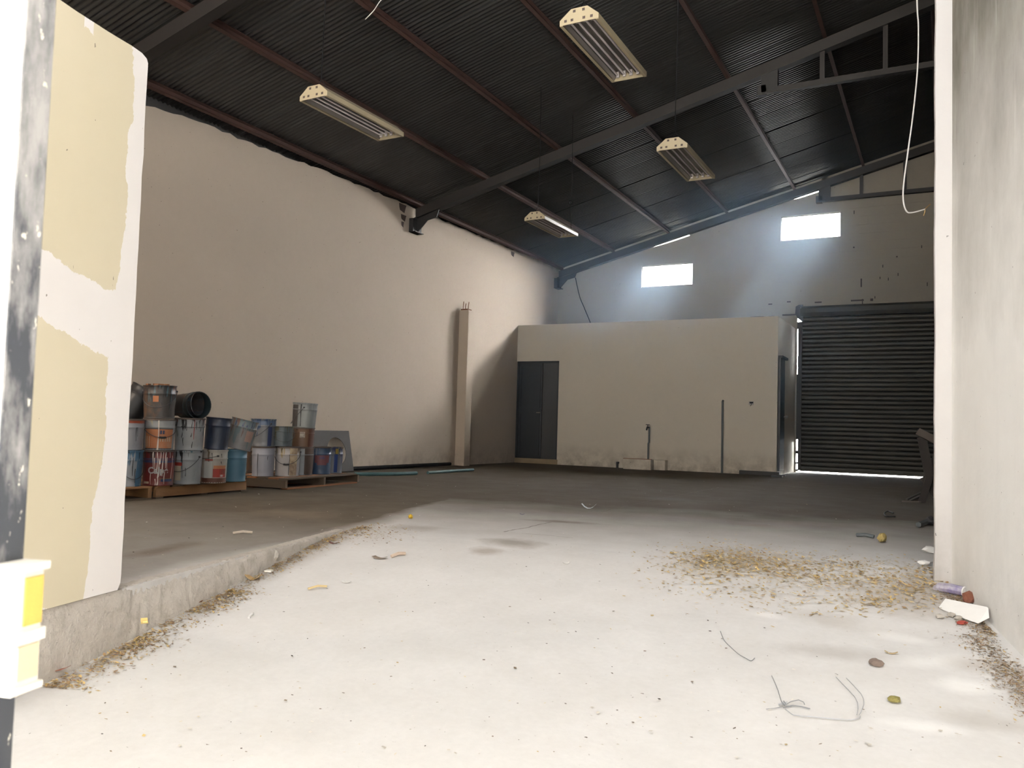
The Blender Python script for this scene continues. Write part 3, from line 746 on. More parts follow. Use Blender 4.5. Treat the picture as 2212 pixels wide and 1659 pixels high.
p = on_z(1684, 1031, 0); mb = MB(); mb.box2((p.x-.16, p.y-.06, 0), (p.x+.06, p.y+.05, .04)); mb.box2((p.x-.05, p.y-.04, .03), (p.x+.12, p.y+.02, .055)); tag(mb.build('scrap_metal', M['darksteel']), 'small dark scrap at the corner below the side door', 'scrap')
# pipes along the foot of the left wall
mb = MB(); mb.tube([(XL+.10, 9.9, .05), (XL+.09, 12.0, .05), (XL+.08, 15.2, .05)], .035, 8); tag(mb.build('black_pipe', M['black'], smooth=True), 'long black pipe along the foot of the left wall', 'pipe')
q = [on_z(x, y, .03) for x, y in ((766, 1024), (816, 1024), (860, 1023.5), (900, 1022))]
mb = MB(); mb.tube(q, .03, 8); tag(mb.build('teal_pipe', M['bluepipe'], smooth=True), 'teal plastic pipe lying on the floor right of the pallet', 'pipe')
q = [on_z(x, y, .025) for x, y in ((924, 1021), (970, 1018), (1022, 1014.5))]
mb = MB(); mb.tube(q, .028, 8); tag(mb.build('teal_pipe', M['bluepipe'], smooth=True), 'second teal pipe lying on the floor farther along by the column', 'pipe')

# ---- leaning dark timber by the shutter
lt = empty('broken_timber_frame', (-.33, 12.75, 0)); tag(lt, 'dark broken timber frame leaning beside the right jamb in front of the shutter', 'timber')
def at_d(x, y, Y): return on_y(x, y, Y) - Vector(lt.location)
for (a, b, w_, mt) in (((1983, 932), (2060, 972), .10, 'darkwood2'), ((1991, 945), (2008, 1030), .12, 'darkwood'), ((2023, 985), (1990, 1088), .09, 'darkwood'), ((2012, 1000), (1998, 1050), .05, 'darkwood2'), ((2000, 1030), (2040, 1086), .16, 'darkwood')):
    yb_ = 12.9 if b[1] < 1060 else 12.72
    mb = MB(); mb.beam(at_d(a[0], a[1], 13.05), at_d(b[0], b[1], yb_), w_, .05, up=(0, -1, .2)); mb.build('plank', M[mt], lt)
for k, (x0, y0, x1, y1) in enumerate(((1958, 1079, 1990, 1064), (1950, 1083, 1988, 1084), (1965, 1082, 1992, 1070))):
    mb = MB(); a, b = on_z(x0, y0, .02), on_z(x1, y1, .05); mb.beam(a, b, .03, .02)
    tag(mb.build('wood_scrap', M['darkwood2']), ('thin dark lath propped against the broken timber frame', 'dark lath flat on the floor left of the broken timber frame', 'splintered lath between the two other laths by the timber frame')[k], 'scrap', 'laths beside the timber frame')

# ---- pallets
def pallet(name_label, origin, ang, Ls, Ld, stringer_along, mats, nboards=7, H=.14, cat='pallet'):
    """local x runs along the stringers (length Ls), local y across (Ld)."""
    root = empty('wooden_pallet', origin, ang); tag(root, name_label, cat, 'pallets under the paint buckets')
    rr = random.Random(len(name_label))
    for k in range(3):
        y = .025 + k*(Ld-.05)/2
        mb = MB(); mb.box2((0, y-.022, .018), (Ls, y+.022, H-.02)); mb.build('stringer', mats[0], root, bevel=.003)
    bw_ = Ls/(nboards+.0)
    for k in range(nboards):
        mb = MB(); x0 = k*bw_; mb.box2((x0+.006, -.01, H-.02), (x0+bw_*.88, Ld+.01, H+rr.uniform(-.002, .002))); mb.build('deck_board', mats[k % len(mats)], root, bevel=.003)
    for k in range(3):
        mb = MB(); x0 = k*(Ls-.1)/2; mb.box2((x0, 0, 0), (x0+.1, Ld, .018)); mb.build('bottom_board', mats[1 % len(mats)], root)
    return root
# nearest pallet, half hidden by the stub wall; stringer ends face the hall
pallet('front wooden pallet partly hidden behind the beige wall end', (-7.49, 6.04, 0), math.pi, 1.2, 1.27, None, [M['wood'], M['wood_old']])
pallet('yellowish wooden pallet under the red bucket, long side to the hall', (-7.50, 6.10, 0), math.pi/2+.085, 1.42, 1.15, None, [M['wood'], M['wood_old']])
pallet('dark old wooden pallet farther along, nearest the leaning panel', (-7.43, 8.03, 0), math.atan2(-.1, -.995), 1.2, -1.62, None, [M['wood_old'], M['woodred']])

# ---- leaning panel with a round hole
def panel():
    a, b, c_ = Vector((XL+.03, 10.75, .735)), Vector((XL+.03, 11.74, .735)), Vector((XL+.40, 11.72, .02))
    root = empty('leaning_panel', (XL, 10.7, 0)); tag(root, 'dark grey panel with a round hole leaning on the left wall behind the buckets', 'panel')
    mb = MB()
    # panel in its own plane: u along y, v up the slope
    Lu, Lv = 1.02, .73; dirv = Vector((-.15, 0, .715)).normalized(); base = Vector((.19, .06, .015))
    hc = (.62, .36); hr = .25; n = 24
    def P(u, v, d): return base + Vector((0, u*1.0, 0)) + Vector((0, .0, 0)) + dirv*v + Vector((.02, 0, .01))*0 + Vector((dirv.z, 0, -dirv.x))*d
    outer = []; inner = []
    for k in range(n):
        a_ = 2*math.pi*k/n; cx_, sx_ = math.cos(a_), math.sin(a_)
        inner.append((hc[0]+hr*cx_, hc[1]+hr*sx_))
        tx = ((Lu-hc[0]) if cx_ > 0 else -hc[0])/cx_ if abs(cx_) > 1e-6 else 1e9
        ty = ((Lv-hc[1]) if sx_ > 0 else -hc[1])/sx_ if abs(sx_) > 1e-6 else 1e9
        tt_ = min(tx, ty); outer.append((hc[0]+cx_*tt_, hc[1]+sx_*tt_))
    for (cu, cv) in ((0, 0), (Lu, 0), (Lu, Lv), (0, Lv)):
        k = min(range(n), key=lambda i: (outer[i][0]-cu)**2+(outer[i][1]-cv)**2); outer[k] = (cu, cv)
    def skew(u, v): return (u, v)
    vs = [P(*skew(u, v), 0) for u, v in outer] + [P(*skew(u, v), 0) for u, v in inner] + [P(*skew(u, v), -.012) for u, v in outer] + [P(*skew(u, v), -.012) for u, v in inner]
    fs = []
    for k in range(n):
        k2 = (k+1) % n
        fs += [(k, k2, n+k2, n+k), (2*n+k2, 2*n+k, 3*n+k, 3*n+k2), (k, 2*n+k, 2*n+k2, k2), (n+k2, 3*n+k2, 3*n+k, n+k)]
    mb.add(vs, fs); mb.build('board', M['board'], root)
    return root
panel()

# ---- paint buckets
def bucket_mat(name, col, drips=(), rust=0.0, dirt=.25, bands=(), lower=None, rough=.45):
    """bands: (z0, z1, colour) as fractions of the height"""
    t = NT(name); v = t.pos(False); x, y, z = t.sep(v); col = mul(col, .50); bands = [(a, b, mul(k, .52)) for a, b, k in bands]; drips = [(mul(k, .55), th) for k, th in drips]
    c = t.mix(t.noise(v, 7, 4), mul(col, .86), mul(col, 1.1))
    for z0, z1, bc in bands:
        zz = t.math('ADD', z, t.math('MULTIPLY', t.math('ADD', t.noise(v, 18, 3), -.5), .02))
        c = t.mix(t.math('MULTIPLY', t.math('GREATER_THAN', zz, z0*.37), t.math('LESS_THAN', zz, z1*.37)), c, bc)
    off = 0
    for dc, th in drips:
        off += 3.7
        d = t.noise(t.mapv(v, (1, 1, .10), (0, 0, 0), (off, off*.7, 0)), 26, 3, .5)
        e = t.noise(t.mapv(v, (1, 1, .35), (0, 0, 0), (off*.3, off, 1)), 6, 3)
        zf = t.ramp(z, .0, .37, -.10, .10)
        k = t.ramp(t.math('ADD', t.math('ADD', t.math('MULTIPLY', d, .75), t.math('MULTIPLY', e, .3)), zf), th, th+.025)
        c = t.mix(k, c, dc)
    if rust > 0:
        n2 = t.noise(t.mapv(v, (1, 1, .5), (0, 0, 0), (2, 5, 1)), 7, 6, .65); c = t.mix(t.ramp(n2, .62-rust*.4, .72-rust*.4), c, (.09, .05, .03))
    if dirt > 0:
        n3 = t.noise(t.mapv(v, (1, 1, .6), (0, 0, 0), (9, 2, 4)), 11, 5, .65); c = t.mix(t.ramp(n3, .55, .8, 0, dirt*1.6), c, (.10, .085, .075))
    t.bump(t.noise(v, 60, 3), .1, .003)
    return t.fin(c, rough, spec=.5)
WHITE = (.60, .61, .64); GREY = (.40, .42, .45); DK = (.03, .03, .035); BLK = (.012, .012, .014)
M['paint_dry'] = simple('dried paint skin', (.09, .07, .06), .7, .3, 15)
M['paint_dark'] = simple('dark bucket inside', (.008, .0075, .0075), .7, .3, 10)
M['bail'] = simple('bail wire', (.045, .045, .05), .4, .2, 20, metal=.5, bump=0)
M['grip'] = simple('black grip', (.02, .02, .022), .6, .1, 10, bump=0)
def flat(name, col, var=.15, rough=.6): return simple(name, mul(col, .72), rough, var, 18, bump=.05)

def bucket(label, base, r, h, mat, rz=0.0, tilt=None, handle=None, lid=False, fill=.9, patches=(), strips=(), name='paint_bucket', taper=.93, rub=True):
    root = empty(name, base, rz); tag(root, label, 'bucket', 'paint buckets stacked on the pallets')
    if tilt: root.rotation_euler = (tilt[0], tilt[1], rz)
    rb = r*taper
    def rad(z): return rb + (r-rb)*min(1, z/(h*.72)) if z < h*.72 else r
    mb = MB()
    prof = [(0, .004), (rb-.004, .004), (rb, 0), (rb+.003, .004), (rb+.003, .012), (rb, .016)]
    for f in (.2, .45, .66): prof.append((rad(h*f), h*f))
    prof += [(r, h*.72), (r+.004, h*.735), (r+.004, h*.75), (r, h*.765), (r, h*.93), (r+.002, h*.965), (r+.007, h*.98), (r+.007, h), (r-.002, h), (r-.004, h*.97)]
    if not lid:
        prof += [(r-.006, h*.7), (rb-.004, h*fill*.98)] if fill < .6 else [(r-.006, h*fill)]
    mb.lathe(prof, 30); body = mb.build('body', mat, root, smooth=True)
    mb = MB()
    if lid: mb.lathe([(r+.008, h*.965), (r+.009, h+.004), (r-.006, h+.006), (r-.012, h-.004), (0, h-.004)], 30); mb.build('lid', mat if lid is True else lid, root, smooth=True)
    else: mb.lathe([(rad(h*fill)-.006, h*fill), (0, h*fill-.004)], 30); mb.build('paint_skin', M['paint_dry' if fill > .5 else 'paint_dark'], root)
    def cyl(a, z, off): rr_ = rad(z)+off; return Vector((rr_*math.sin(a), -rr_*math.cos(a), z))
    for a0, a1, z0, z1, pm, pn in patches:
        mb = MB(); mb.grid(lambda u, v: cyl(math.radians(a0+(a1-a0)*u), h*(z0+(z1-z0)*v), .0025), max(3, int(abs(a1-a0)/9)), 3); mb.build(pn, pm, root, smooth=True)
    for a_, z0, z1, wd, sm_ in strips:
        mb = MB(); a_ = math.radians(a_); da = wd/2/r
        ph = a_*7
        mb.grid(lambda u, v: cyl(a_+da*(2*u-1)*(1-.35*math.sin(v*5+ph))+.02*math.sin(v*4+ph), h*(z1+(z0-z1)*v), .004), 1, 6); mb.build('paint_drip', sm_, root)
    if handle is not None:
        aL, drop, side = handle      # angle of one ear, how far the bail hangs, grip
        e1, e2 = math.radians(aL-90), math.radians(aL+90)
        ear = MB()
        for e in (e1, e2): p = cyl(e, h*.83, .004); ear.lathe([(0.0, -.012), (.012, -.008), (.014, 0), (.012, .008), (0, .012)], 8, p)
        ear.build('ear', M['bail'], root, smooth=True)
        pts = []
        for k in range(17):
            f = k/16; a_ = e1+(e2-e1)*f; z = h*.83 - drop*h*math.sin(math.pi*f)
            pts.append(cyl(a_, max(z, .02), .010+.012*math.sin(math.pi*f)))
        mb = MB(); mb.tube(pts, .0035, 5); bl = mb.build('bail_handle', M['bail'], root, smooth=True)
        if side:
            mb = MB(); mb.tube(pts[7:10], .011, 8); mb.build('grip', M['grip'], bl, smooth=True)
    return root, cyl

def facing(p): return math.atan2(-p[0], p[1])*0 + math.atan2(p[1], p[0]) - math.pi/2   # local -Y looks at the camera
def place(xl, xr, yb, z=.14):
    xc = (xl+xr)/2; q = on_z(xc, yb, z); dep = (q-CAM).dot(_fw); r = (xr-xl)/2*dep/F_PX
    hv = Vector((q.x, q.y, 0)).normalized(); c = Vector((q.x, q.y, 0))+hv*r
    return Vector((c.x, c.y, z)), r, dep
def height(c, ytop, r):
    # height at which the rim's near edge reaches the image row
    hv = Vector((c.x, c.y, 0)).normalized(); best = None
    lo, hi = .1, .8
    for _ in range(40):
        mid = (lo+hi)/2; p = Vector((c.x, c.y, c.z+mid)) - hv*r; d = p-CAM
        yy = CY - F_PX*d.dot(_u)/d.dot(_fw)
        if yy > ytop: lo = mid
        else: hi = mid
    return (lo+hi)/2
dr_dark = flat('dried dark drip', (.02, .02, .025)); dr_white = flat('white paint drip', (.72, .66, .60)); dr_red = flat('red paint drip', (.30, .03, .025))
lb_orange = simple('faded orange label', (.34, .13, .055), .6, .3, 9, bump=0, dirt=(.30, .22, .16), dirt_amt=.35); lb_cream = simple('cream label', (.36, .31, .235), .6, .15, 14, bump=0, dirt=(.2, .15, .1), dirt_amt=.25)
lb_white = simple('white text label', (.36, .36, .345), .6, .06, 60, bump=0, dirt=(.2, .2, .2), dirt_amt=.25); lb_red = flat('red label', (.33, .035, .025)); lb_navy = flat('navy band', (.03, .045, .12)); lb_yel = flat('yellow line', (.5, .36, .05))
lb_brown = flat('brown stained foot', (.10, .035, .02)); lb_blue = flat('blue label', (.02, .05, .20)); lb_silver = flat('grey logo print', (.42, .42, .42), .1)
MT = {
 'bluewhite': bucket_mat('blue white bucket', (.50, .55, .62), [((.10, .24, .40), .50), (BLK, .66)]),
 'red': bucket_mat('red bucket', (.22, .028, .026), [((.05, .02, .02), .62)]),
 'grey': bucket_mat('grey white bucket', (.44, .47, .50), [((.06, .16, .20), .66), (BLK, .64)]),
 'cream': bucket_mat('white bucket', (.55, .52, .47), [((.20, .15, .10), .66)]),
 'ltblue': bucket_mat('pale blue plastic', (.10, .25, .36), [], dirt=.12, rough=.5),
 'orangeband': bucket_mat('white bucket orange band', (.52, .54, .60), [(BLK, .68)], bands=[(.76, .96, (.48, .08, .025))]),
 'orange': bucket_mat('grey bucket with label', (.42, .44, .46), [((.5, .46, .34), .68)]),
 'drip': bucket_mat('white dripped bucket', (.46, .48, .50), [(BLK, .61), ((.28, .04, .04), .68)]),
 'navy': bucket_mat('navy bucket', (.026, .042, .085), [((.014, .02, .045), .55)], dirt=.1),
 'tilt': bucket_mat('smeared bucket', (.36, .35, .35), [((.20, .26, .28), .52), ((.24, .15, .12), .60)], bands=[(.74, 1.1, (.08, .10, .20))]),
 'darkrust': bucket_mat('dark rusty bucket', (.085, .075, .07), [((.10, .20, .24), .60), ((.24, .09, .04), .66), (DK, .58)], rust=.25),
 'black': bucket_mat('black bucket', (.022, .022, .026), [], dirt=0),
 'black2': bucket_mat('dark lying bucket', (.05, .043, .045), [((.05, .08, .10), .62)], rust=.2),
 'teal': bucket_mat('dark teal bucket', (.03, .05, .058), [], dirt=0),
 'c0': bucket_mat('dark stained bucket', (.07, .06, .055), [((.3, .3, .3), .70)], rust=.3),
 'c1': bucket_mat('lavender white bucket', (.58, .60, .69), [], dirt=.10),
 'c2': bucket_mat('white stained bucket', (.58, .55, .55), [((.45, .36, .2), .64), ((.18, .10, .06), .68)]),
 'c3': bucket_mat('white and rust bucket', (.42, .45, .48), [], dirt=.3),
 'c4': bucket_mat('blue bucket', (.055, .11, .21), [((.20, .22, .28), .62)]),
 'c5': bucket_mat('blue streaked bucket', (.20, .21, .25), [((.02, .03, .12), .56), ((.3, .22, .04), .70)], bands=[(.78, 1.1, (.23, .25, .24))]),
 'c6': bucket_mat('blue grey bucket', (.27, .28, .30), [((.04, .09, .19), .60)], bands=[(.76, .92, (.12, .18, .30))]),
 'c7': bucket_mat('olive blue bucket', (.13, .16, .18), [((.09, .085, .05), .55), ((.35, .38, .42), .68)], bands=[(.8, 1.1, (.06, .10, .18))]),
 'c8': bucket_mat('rust orange bucket', (.27, .15, .085), [((.10, .05, .03), .60), ((.40, .30, .2), .68)]),
 'c9': bucket_mat('silver bucket', (.40, .43, .43), [((.30, .32, .33), .56)], dirt=.12)}
spots = {}
def B(key, label, xl, xr, ytop, ybot=None, z=.14, on=None, hfix=None, rotoff=0.0, **kw):
    if on is None: c, r, dep = place(xl, xr, ybot, z)
    else:
        o_c, o_r, o_h = spots[on]; z = o_c.z+o_h+.008
        dep = (o_c-CAM).dot(_fw); xc = (xl+xr)/2
        d = ray(xc, 930); k = math.hypot(o_c.x, o_c.y)/math.hypot(d.x, d.y); c = Vector((d.x*k, d.y*k, z)); r = (xr-xl)/2*dep/F_PX
    r = r/1.04
    h = hfix if hfix else height(c, ytop, r)
    h = min(h, .46)
    spots[key] = (c, r, h)
    return bucket(label, c, r, h, MT[kw.pop('mat')], math.atan2(c.y, c.x)-math.pi/2+rotoff, **kw)
# front pallet group
B('b1', 'pale blue and white dripped bucket at the bottom left, cut off by the wall end', 244, 305, 974, 1052, mat='bluewhite', handle=(25, .62, False), lid=True, strips=((18, .3, .8, .006, dr_dark), (30, .1, .5, .006, dr_dark)))
_, cyl = B('b2', 'dark red bucket with white lettering and white drips, bottom row', 306, 375, 974, 1050, mat='red', lid=M['paint_dry'],
   patches=((-70, 70, .66, .78, lb_navy, 'blue_band'), (10, 60, .12, .2, lb_navy, 'blue_patch'), (5, 58, .2, .207, lb_yel, 'yellow_line'), (-62, -35, .06, .12, lb_cream, 'cream_patch')),
   strips=tuple((a, z0, z1, w_, dr_white) for a, z0, z1, w_ in ((-20, .5, .97, .008), (-14, .42, .80, .007), (-6, .46, .97, .008), (0, .25, .78, .010), (5, .62, .97, .007), (14, .28, .97, .008), (24, .5, .97, .008), (29, .46, .82, .007), (40, .8, .99, .006), (52, .2, .86, .007), (-2, .02, .26, .011), (-10, .02, .2, .008), (22, .05, .4, .008), (-28, .04, .36, .006))))
tcu = bpy.data.curves.new('lettering', 'FONT'); tcu.body = 'Calpe'; tcu.size = .092; tcu.align_x = 'CENTER'; tcu.extrude = .001; tcu.offset = .0035
tob = bpy.data.objects.new('lettering_source', tcu); COL.objects.link(tob)
bpy.context.view_layer.update()
tme = bpy.data.meshes.new_from_object(tob.evaluated_get(bpy.context.evaluated_depsgraph_get()))
COL.objects.unlink(tob); bpy.data.objects.remove(tob)
bm = bmesh.new(); bm.from_mesh(tme); bmesh.ops.subdivide_edges(bm, edges=[e for e in bm.edges if e.calc_length() > .02], cuts=2)
_c, _r2, _h = spots['b2']
for v in bm.verts:
    a_ = (v.co.x-.004)/_r2; p = cyl(a_, _h*.36+v.co.y, .0035+v.co.z); v.co = p
bm.to_mesh(tme); bm.free(); tme.materials.append(lb_silver)
tob = bpy.data.objects.new('lettering', tme); COL.objects.link(tob); tob.parent = _
B('b3', 'grey white bucket with a hanging wire handle, right of the red bucket', 373, 434, 975, 1047, mat='grey', handle=(-40, .45, False), lid=True, patches=((-62, -28, .12, .56, lb_cream, 'paper_label'), (-62, -24, .56, .66, lb_red, 'red_band')), strips=((-22, .2, .98, .005, dr_dark), (-8, .25, .5, .006, dr_dark)))
B('b4', 'white bucket with an orange and red label and brown stained foot', 432, 489, 973, 1044.5, mat='cream', handle=(-75, .1, False), lid=True,
  patches=((-70, 80, .01, .16, lb_brown, 'stained_foot'), (-48, -8, .16, .66, lb_white, 'text_label'), (-42, -6, .69, .73, lb_red, 'red_line'), (-4, 62, .18, .44, lb_red, 'red_label'), (-2, 60, .44, .54, lb_orange, 'orange_label'), (30, 46, .2, .26, lb_white, 'barcode_label'), (28, 60, .28, .42, lb_brown, 'picture_label')), strips=((-10, .74, .92, .007, dr_dark), (32, .58, .66, .008, dr_dark), (32, .78, .9, .007, dr_dark)))
B('b5', 'plain light blue plastic bucket at the right end of the front pallet', 483, 531, 972, 1041, mat='ltblue', lid=True, rub=False)
B('b6', 'white bucket with an orange top band, left end of the middle row', 244, 310, 906, on='b1', mat='orangeband', lid=M['paint_dry'], strips=((30, .3, .75, .006, dr_dark), (35, .45, .75, .005, dr_dark)))
B('b7', 'grey bucket with a faded orange label and white drip above the red bucket', 310, 377, 906, on='b2', mat='orange', lid=M['paint_dry'], handle=(12, .42, True),
  patches=((-52, 58, .06, .68, lb_orange, 'orange_label'), (-55, -24, .1, .45, lb_cream, 'cream_label'), (2, 22, .52, .64, lb_navy, 'blue_badge'), (5, 52, .28, .42, lb_cream, 'worn_patch'), (-58, 60, .68, .70, dr_dark, 'black_line'), (-58, 60, .03, .055, dr_dark, 'black_line')), strips=((-2, .0, .97, .013, dr_white),))
B('b8', 'white bucket covered in thin black drips, middle row', 378, 441, 904, on='b3', mat='drip', lid=M['paint_dry'], patches=((-60, 60, .72, .735, dr_dark, 'seam_line'),), strips=((-12, .62, .95, .006, dr_dark), (8, .7, .95, .005, dr_dark), (18, .35, .98, .006, dr_red), (26, .66, .9, .006, dr_dark), (38, .7, .95, .006, dr_dark), (45, .6, .97, .006, dr_dark), (12, .08, .28, .008, dr_dark), (7, .42, .55, .007, dr_dark), (-24, .15, .4, .007, dr_dark)))
B('b9', 'dark navy blue bucket leaning slightly, beside the dripped white one', 441, 495, 902, on='b4', mat='navy', fill=.95, tilt=(0, .06))
B('b10', 'smeared grey and blue bucket leaning to the right, end of the middle row', 486, 544, 905, on='b5', mat='tilt', fill=.95, tilt=(0, .22), patches=((18, 55, .30, .66, simple('pinkish worn paint', (.30, .20, .17), .6, .2, 9), 'worn_patch'),))
B('b11', 'dark dirty bucket standing on top, full of dried rubbish', 308, 377, 832, on='b7', mat='darkrust', fill=.97, handle=(-10, .5, False), tilt=(0, -.015), patches=((-24, -4, .5, .68, lb_orange, 'orange_stain'),))
# lying buckets on the middle row
def lying(label, key, center, r, h, rot, mat):
    root, _c2 = bucket(label, center, r, h, MT[mat], 0, fill=.12, handle=None); root.rotation_euler = rot; return root
b7 = spots['b7']; b8 = spots['b8']; b6 = spots['b6']
zt = b8[0].z+b8[2]+.012
lying('dark bucket lying on its side with its open mouth to the right', 'b13', (b8[0].x-.30, b8[0].y-.02, zt+.13), .128, .34, (0, math.radians(86), math.radians(16)), 'black2')
zt = b6[0].z+b6[2]+.012
bucket('black bucket tilted over behind the dark dirty one, beside the wall end', (b6[0].x-.40, b6[0].y+.26, zt), .16, .38, MT['black'], 0, tilt=(0, .0), fill=.9)[0].rotation_euler = (0, math.radians(32), math.radians(60))
zt = b7[0].z+b7[2]+.012
lying('dark teal bucket lying behind the dirty bucket', 'b14', (b7[0].x-.16, b7[0].y+.46, zt+.15), .15, .30, (0, math.radians(88), math.radians(-10)), 'teal')
mb = MB(); c, r, h = spots['b11']
for k in range(14):
    a_ = random.uniform(0, 6.28); rr_ = random.uniform(0, r*.75); mb.box((c.x+rr_*math.cos(a_), c.y+rr_*math.sin(a_), c.z+h*.97+.012), (random.uniform(.03, .07), random.uniform(.02, .05), random.uniform(.02, .045)), Matrix.Rotation(random.uniform(0, 3), 3, 'Z'))
tag(mb.build('dried_rubbish', M['woodred']), 'lumps of dried brown rubbish heaped in the topmost dark bucket', 'rubbish', kind='stuff')
# far pallet group
B('c0', 'dark rusty bucket half hidden at the left end of the far pallet', 530, 580, 958, 1022, mat='c0', lid=True)
spots['c0'] = spots['c0']
B('c1', 'clean lavender white bucket at the front left of the far pallet', 542, 592, 966, 1029.5, mat='c1', lid=M['paint_dry'], strips=((-28, .02, .78, .007, dr_dark), (22, .55, .7, .005, dr_dark)))
B('c2', 'white stained bucket with a hanging wire handle, front of the far pallet', 592, 647, 966, 1029.5, mat='c2', lid=M['paint_dry'], handle=(-5, .42, True), patches=((10, 50, .02, .98, simple('yellowed stain', (.40, .32, .22), .6, .35, 12, dirt=(.16, .10, .07), dirt_amt=.45), 'stain'),), strips=((8, .05, .75, .006, dr_dark), (-28, .8, .96, .007, dr_dark)))
B('c3', 'half white and half rusty bucket behind the handled white one', 625, 677, 967, 1027, mat='c3', lid=M['paint_dry'], patches=((12, 75, .0, .97, simple('rust coat', (.07, .045, .035), .7, .3, 10), 'rust_coat'),))
B('c4', 'blue bucket with a dark red badge on the far pallet', 668, 715, 966, 1025, mat='c4', lid=M['paint_dry'], patches=((-35, 50, .42, .70, simple('dull red badge', (.13, .04, .045), .6, .2, 12), 'badge'), (-5, 25, .56, .66, lb_blue, 'badge_centre'), (-20, 35, .34, .42, simple('dull red badge foot', (.13, .04, .045), .6, .2, 12), 'badge')))
B('c5', 'blue, white and yellow streaked bucket, last on the far pallet', 691, 740, 967, 1023, mat='c5', lid=True, patches=((12, 32, .05, .74, lb_blue, 'blue_stripe'), (18, 34, .74, .98, simple('mustard smear', (.22, .16, .03), .6, .3, 14), 'yellow_smear')))
B('c6', 'blue grey bucket with a wire handle above the lavender bucket', 542, 596, 905, on='c1', mat='c6', fill=.94, handle=(-55, .5, False), patches=((22, 44, .02, .72, lb_navy, 'blue_streak'),))
B('c7', 'olive and blue bucket between the blue grey and the rusty orange one', 582, 634, 921, on='c2', mat='c7', fill=.94, handle=(20, .6, False))
B('c8', 'rusty orange bucket carrying the silver one', 627, 680, 925, on='c3', mat='c8', lid=M['paint_dry'], patches=((-12, 12, .5, .8, simple('torn pale label', (.4, .34, .28), .6, .3, 22, dirt=BLK, dirt_amt=.4), 'torn_label'), (30, 80, .0, .97, lb_brown, 'rust_coat')))
B('c9', 'silver bucket standing highest on the far pallet stack', 629, 682, 871, on='c8', mat='c9', lid=True, handle=(-95, .7, False), tilt=(0, .04), patches=((-80, -34, .0, .92, simple('dark soot coat', (.05, .045, .042), .7, .3, 12), 'soot_coat'),), strips=((-18, .05, .95, .012, dr_dark),))

# ---- gate leaf at the left edge, close to the camera
gt = empty('gate_leaf', (-1.0036, .6281, -.5)); tag(gt, 'white metal gate leaf with a scratched dark edge bar at the left edge', 'gate')
gr = -N
gl = Matrix((N, U, Vector((0, 0, 1)))).transposed().to_4x4()
def gloc(p): return p
gt.rotation_euler = (0, 0, math.atan2(N.y, N.x))
mb = MB(); mb.box2((-.036, -.045, 0), (0, 0, 3.2)); mb.build('edge_bar', M['gate_dark'], gt, bevel=.0015)
mb = MB(); mb.box2((-.45, -.049, .05), (-.001, -.0455, 3.2)); mb.build('sheet', M['gate_white'], gt)
lk = MB(); lk.box2((-.004, -.043, 1.055), (.033, -.001, 1.195)); lo_ = lk.build('lock_case', M['lock_white'], gt, bevel=.003)
mb = MB(); mb.box2((.032, -.031, 1.128), (.035, -.004, 1.185)); mb.build('latch_face', M['lock_yellow'], lo_)
mb = MB(); mb.box2((.032, -.036, 1.065), (.035, -.006, 1.105)); mb.build('lower_face', M['lock_cream'], lo_)
mb = MB(); mb.box2((-.004, -.046, 1.192), (.038, .002, 1.201)); mb.build('top_plate', M['lock_white'], lo_)
mb = MB(); mb.box2((-.004, -.046, 1.108), (.037, .001, 1.122)); mb.build('middle_plate', M['lock_white'], lo_)
mb = MB(); mb.box2((-.004, -.046, 1.050), (.037, .001, 1.058)); mb.build('bottom_plate', M['lock_white'], lo_)
mb = MB(); mb.lathe([(.006, 0), (.011, .002), (.012, .005), (.0, .006)], 12, (0, 0, 0)); o = mb.build('keyhole_ring', M['chrome'], gt); o.location = (.0, -.036, 1.165); o.rotation_euler = (0, math.pi/2, 0)

# ---- litter
def leaf_stuff(name, n, sampler, cols, smin, smax, label, cat, seed, thin=.35):
    """a mass of small curled flakes nobody could count"""
    r = random.Random(seed); groups = [MB() for _ in cols]
    for i in range(n):
        p = sampler(r)
        if p is None: continue
        x, y = p; z = ground_z((x, y)) + r.uniform(.002, .012)
        L = r.uniform(smin, smax); W = L*r.uniform(thin*.6, thin*1.6); a = r.uniform(0, math.pi*2); c_, s_ = math.cos(a), math.sin(a)
        tl = r.uniform(-.25, .35)*L
        pts = [(-L/2, 0, 0), (0, -W/2, tl*.6), (L/2, 0, tl), (0, W/2, tl*.2)]
        vs = [(x+px*c_-py*s_, y+px*s_+py*c_, z+max(pz, -.001)) for px, py, pz in pts]
        groups[r.randrange(len(cols))].add(vs, [(0, 1, 2), (0, 2, 3)])
    # join the colour groups into one object
    me = bpy.data.meshes.new(name); vs = []; fs = []; mi = []
    for gi, g in enumerate(groups):
        b = len(vs); vs += g.v; fs += [tuple(k+b for k in f) for f in g.f]; mi += [gi]*len(g.f)
    me.from_pydata(vs, [], fs); me.update()
    for c in cols: me.materials.append(c)
    me.polygons.foreach_set('material_index', mi)
    o = bpy.data.objects.new(name, me); COL.objects.link(o); tag(o, label, cat, kind='stuff'); return o
lf = [simple('leaf %d' % i, c, .8, .2, 30, bump=0) for i, c in enumerate([(.55, .40, .17), (.42, .30, .12), (.62, .50, .28), (.30, .19, .09), (.22, .13, .07), (.66, .60, .48)])]
wf = [simple('flake %d' % i, c, .8, .1, 30, bump=0) for i, c in enumerate([(.74, .71, .66), (.60, .56, .5)])]
df = [simple('dirt bit %d' % i, c, .9, .2, 30, bump=0) for i, c in enumerate([(.10, .075, .055), (.20, .15, .10), (.05, .04, .035)])]
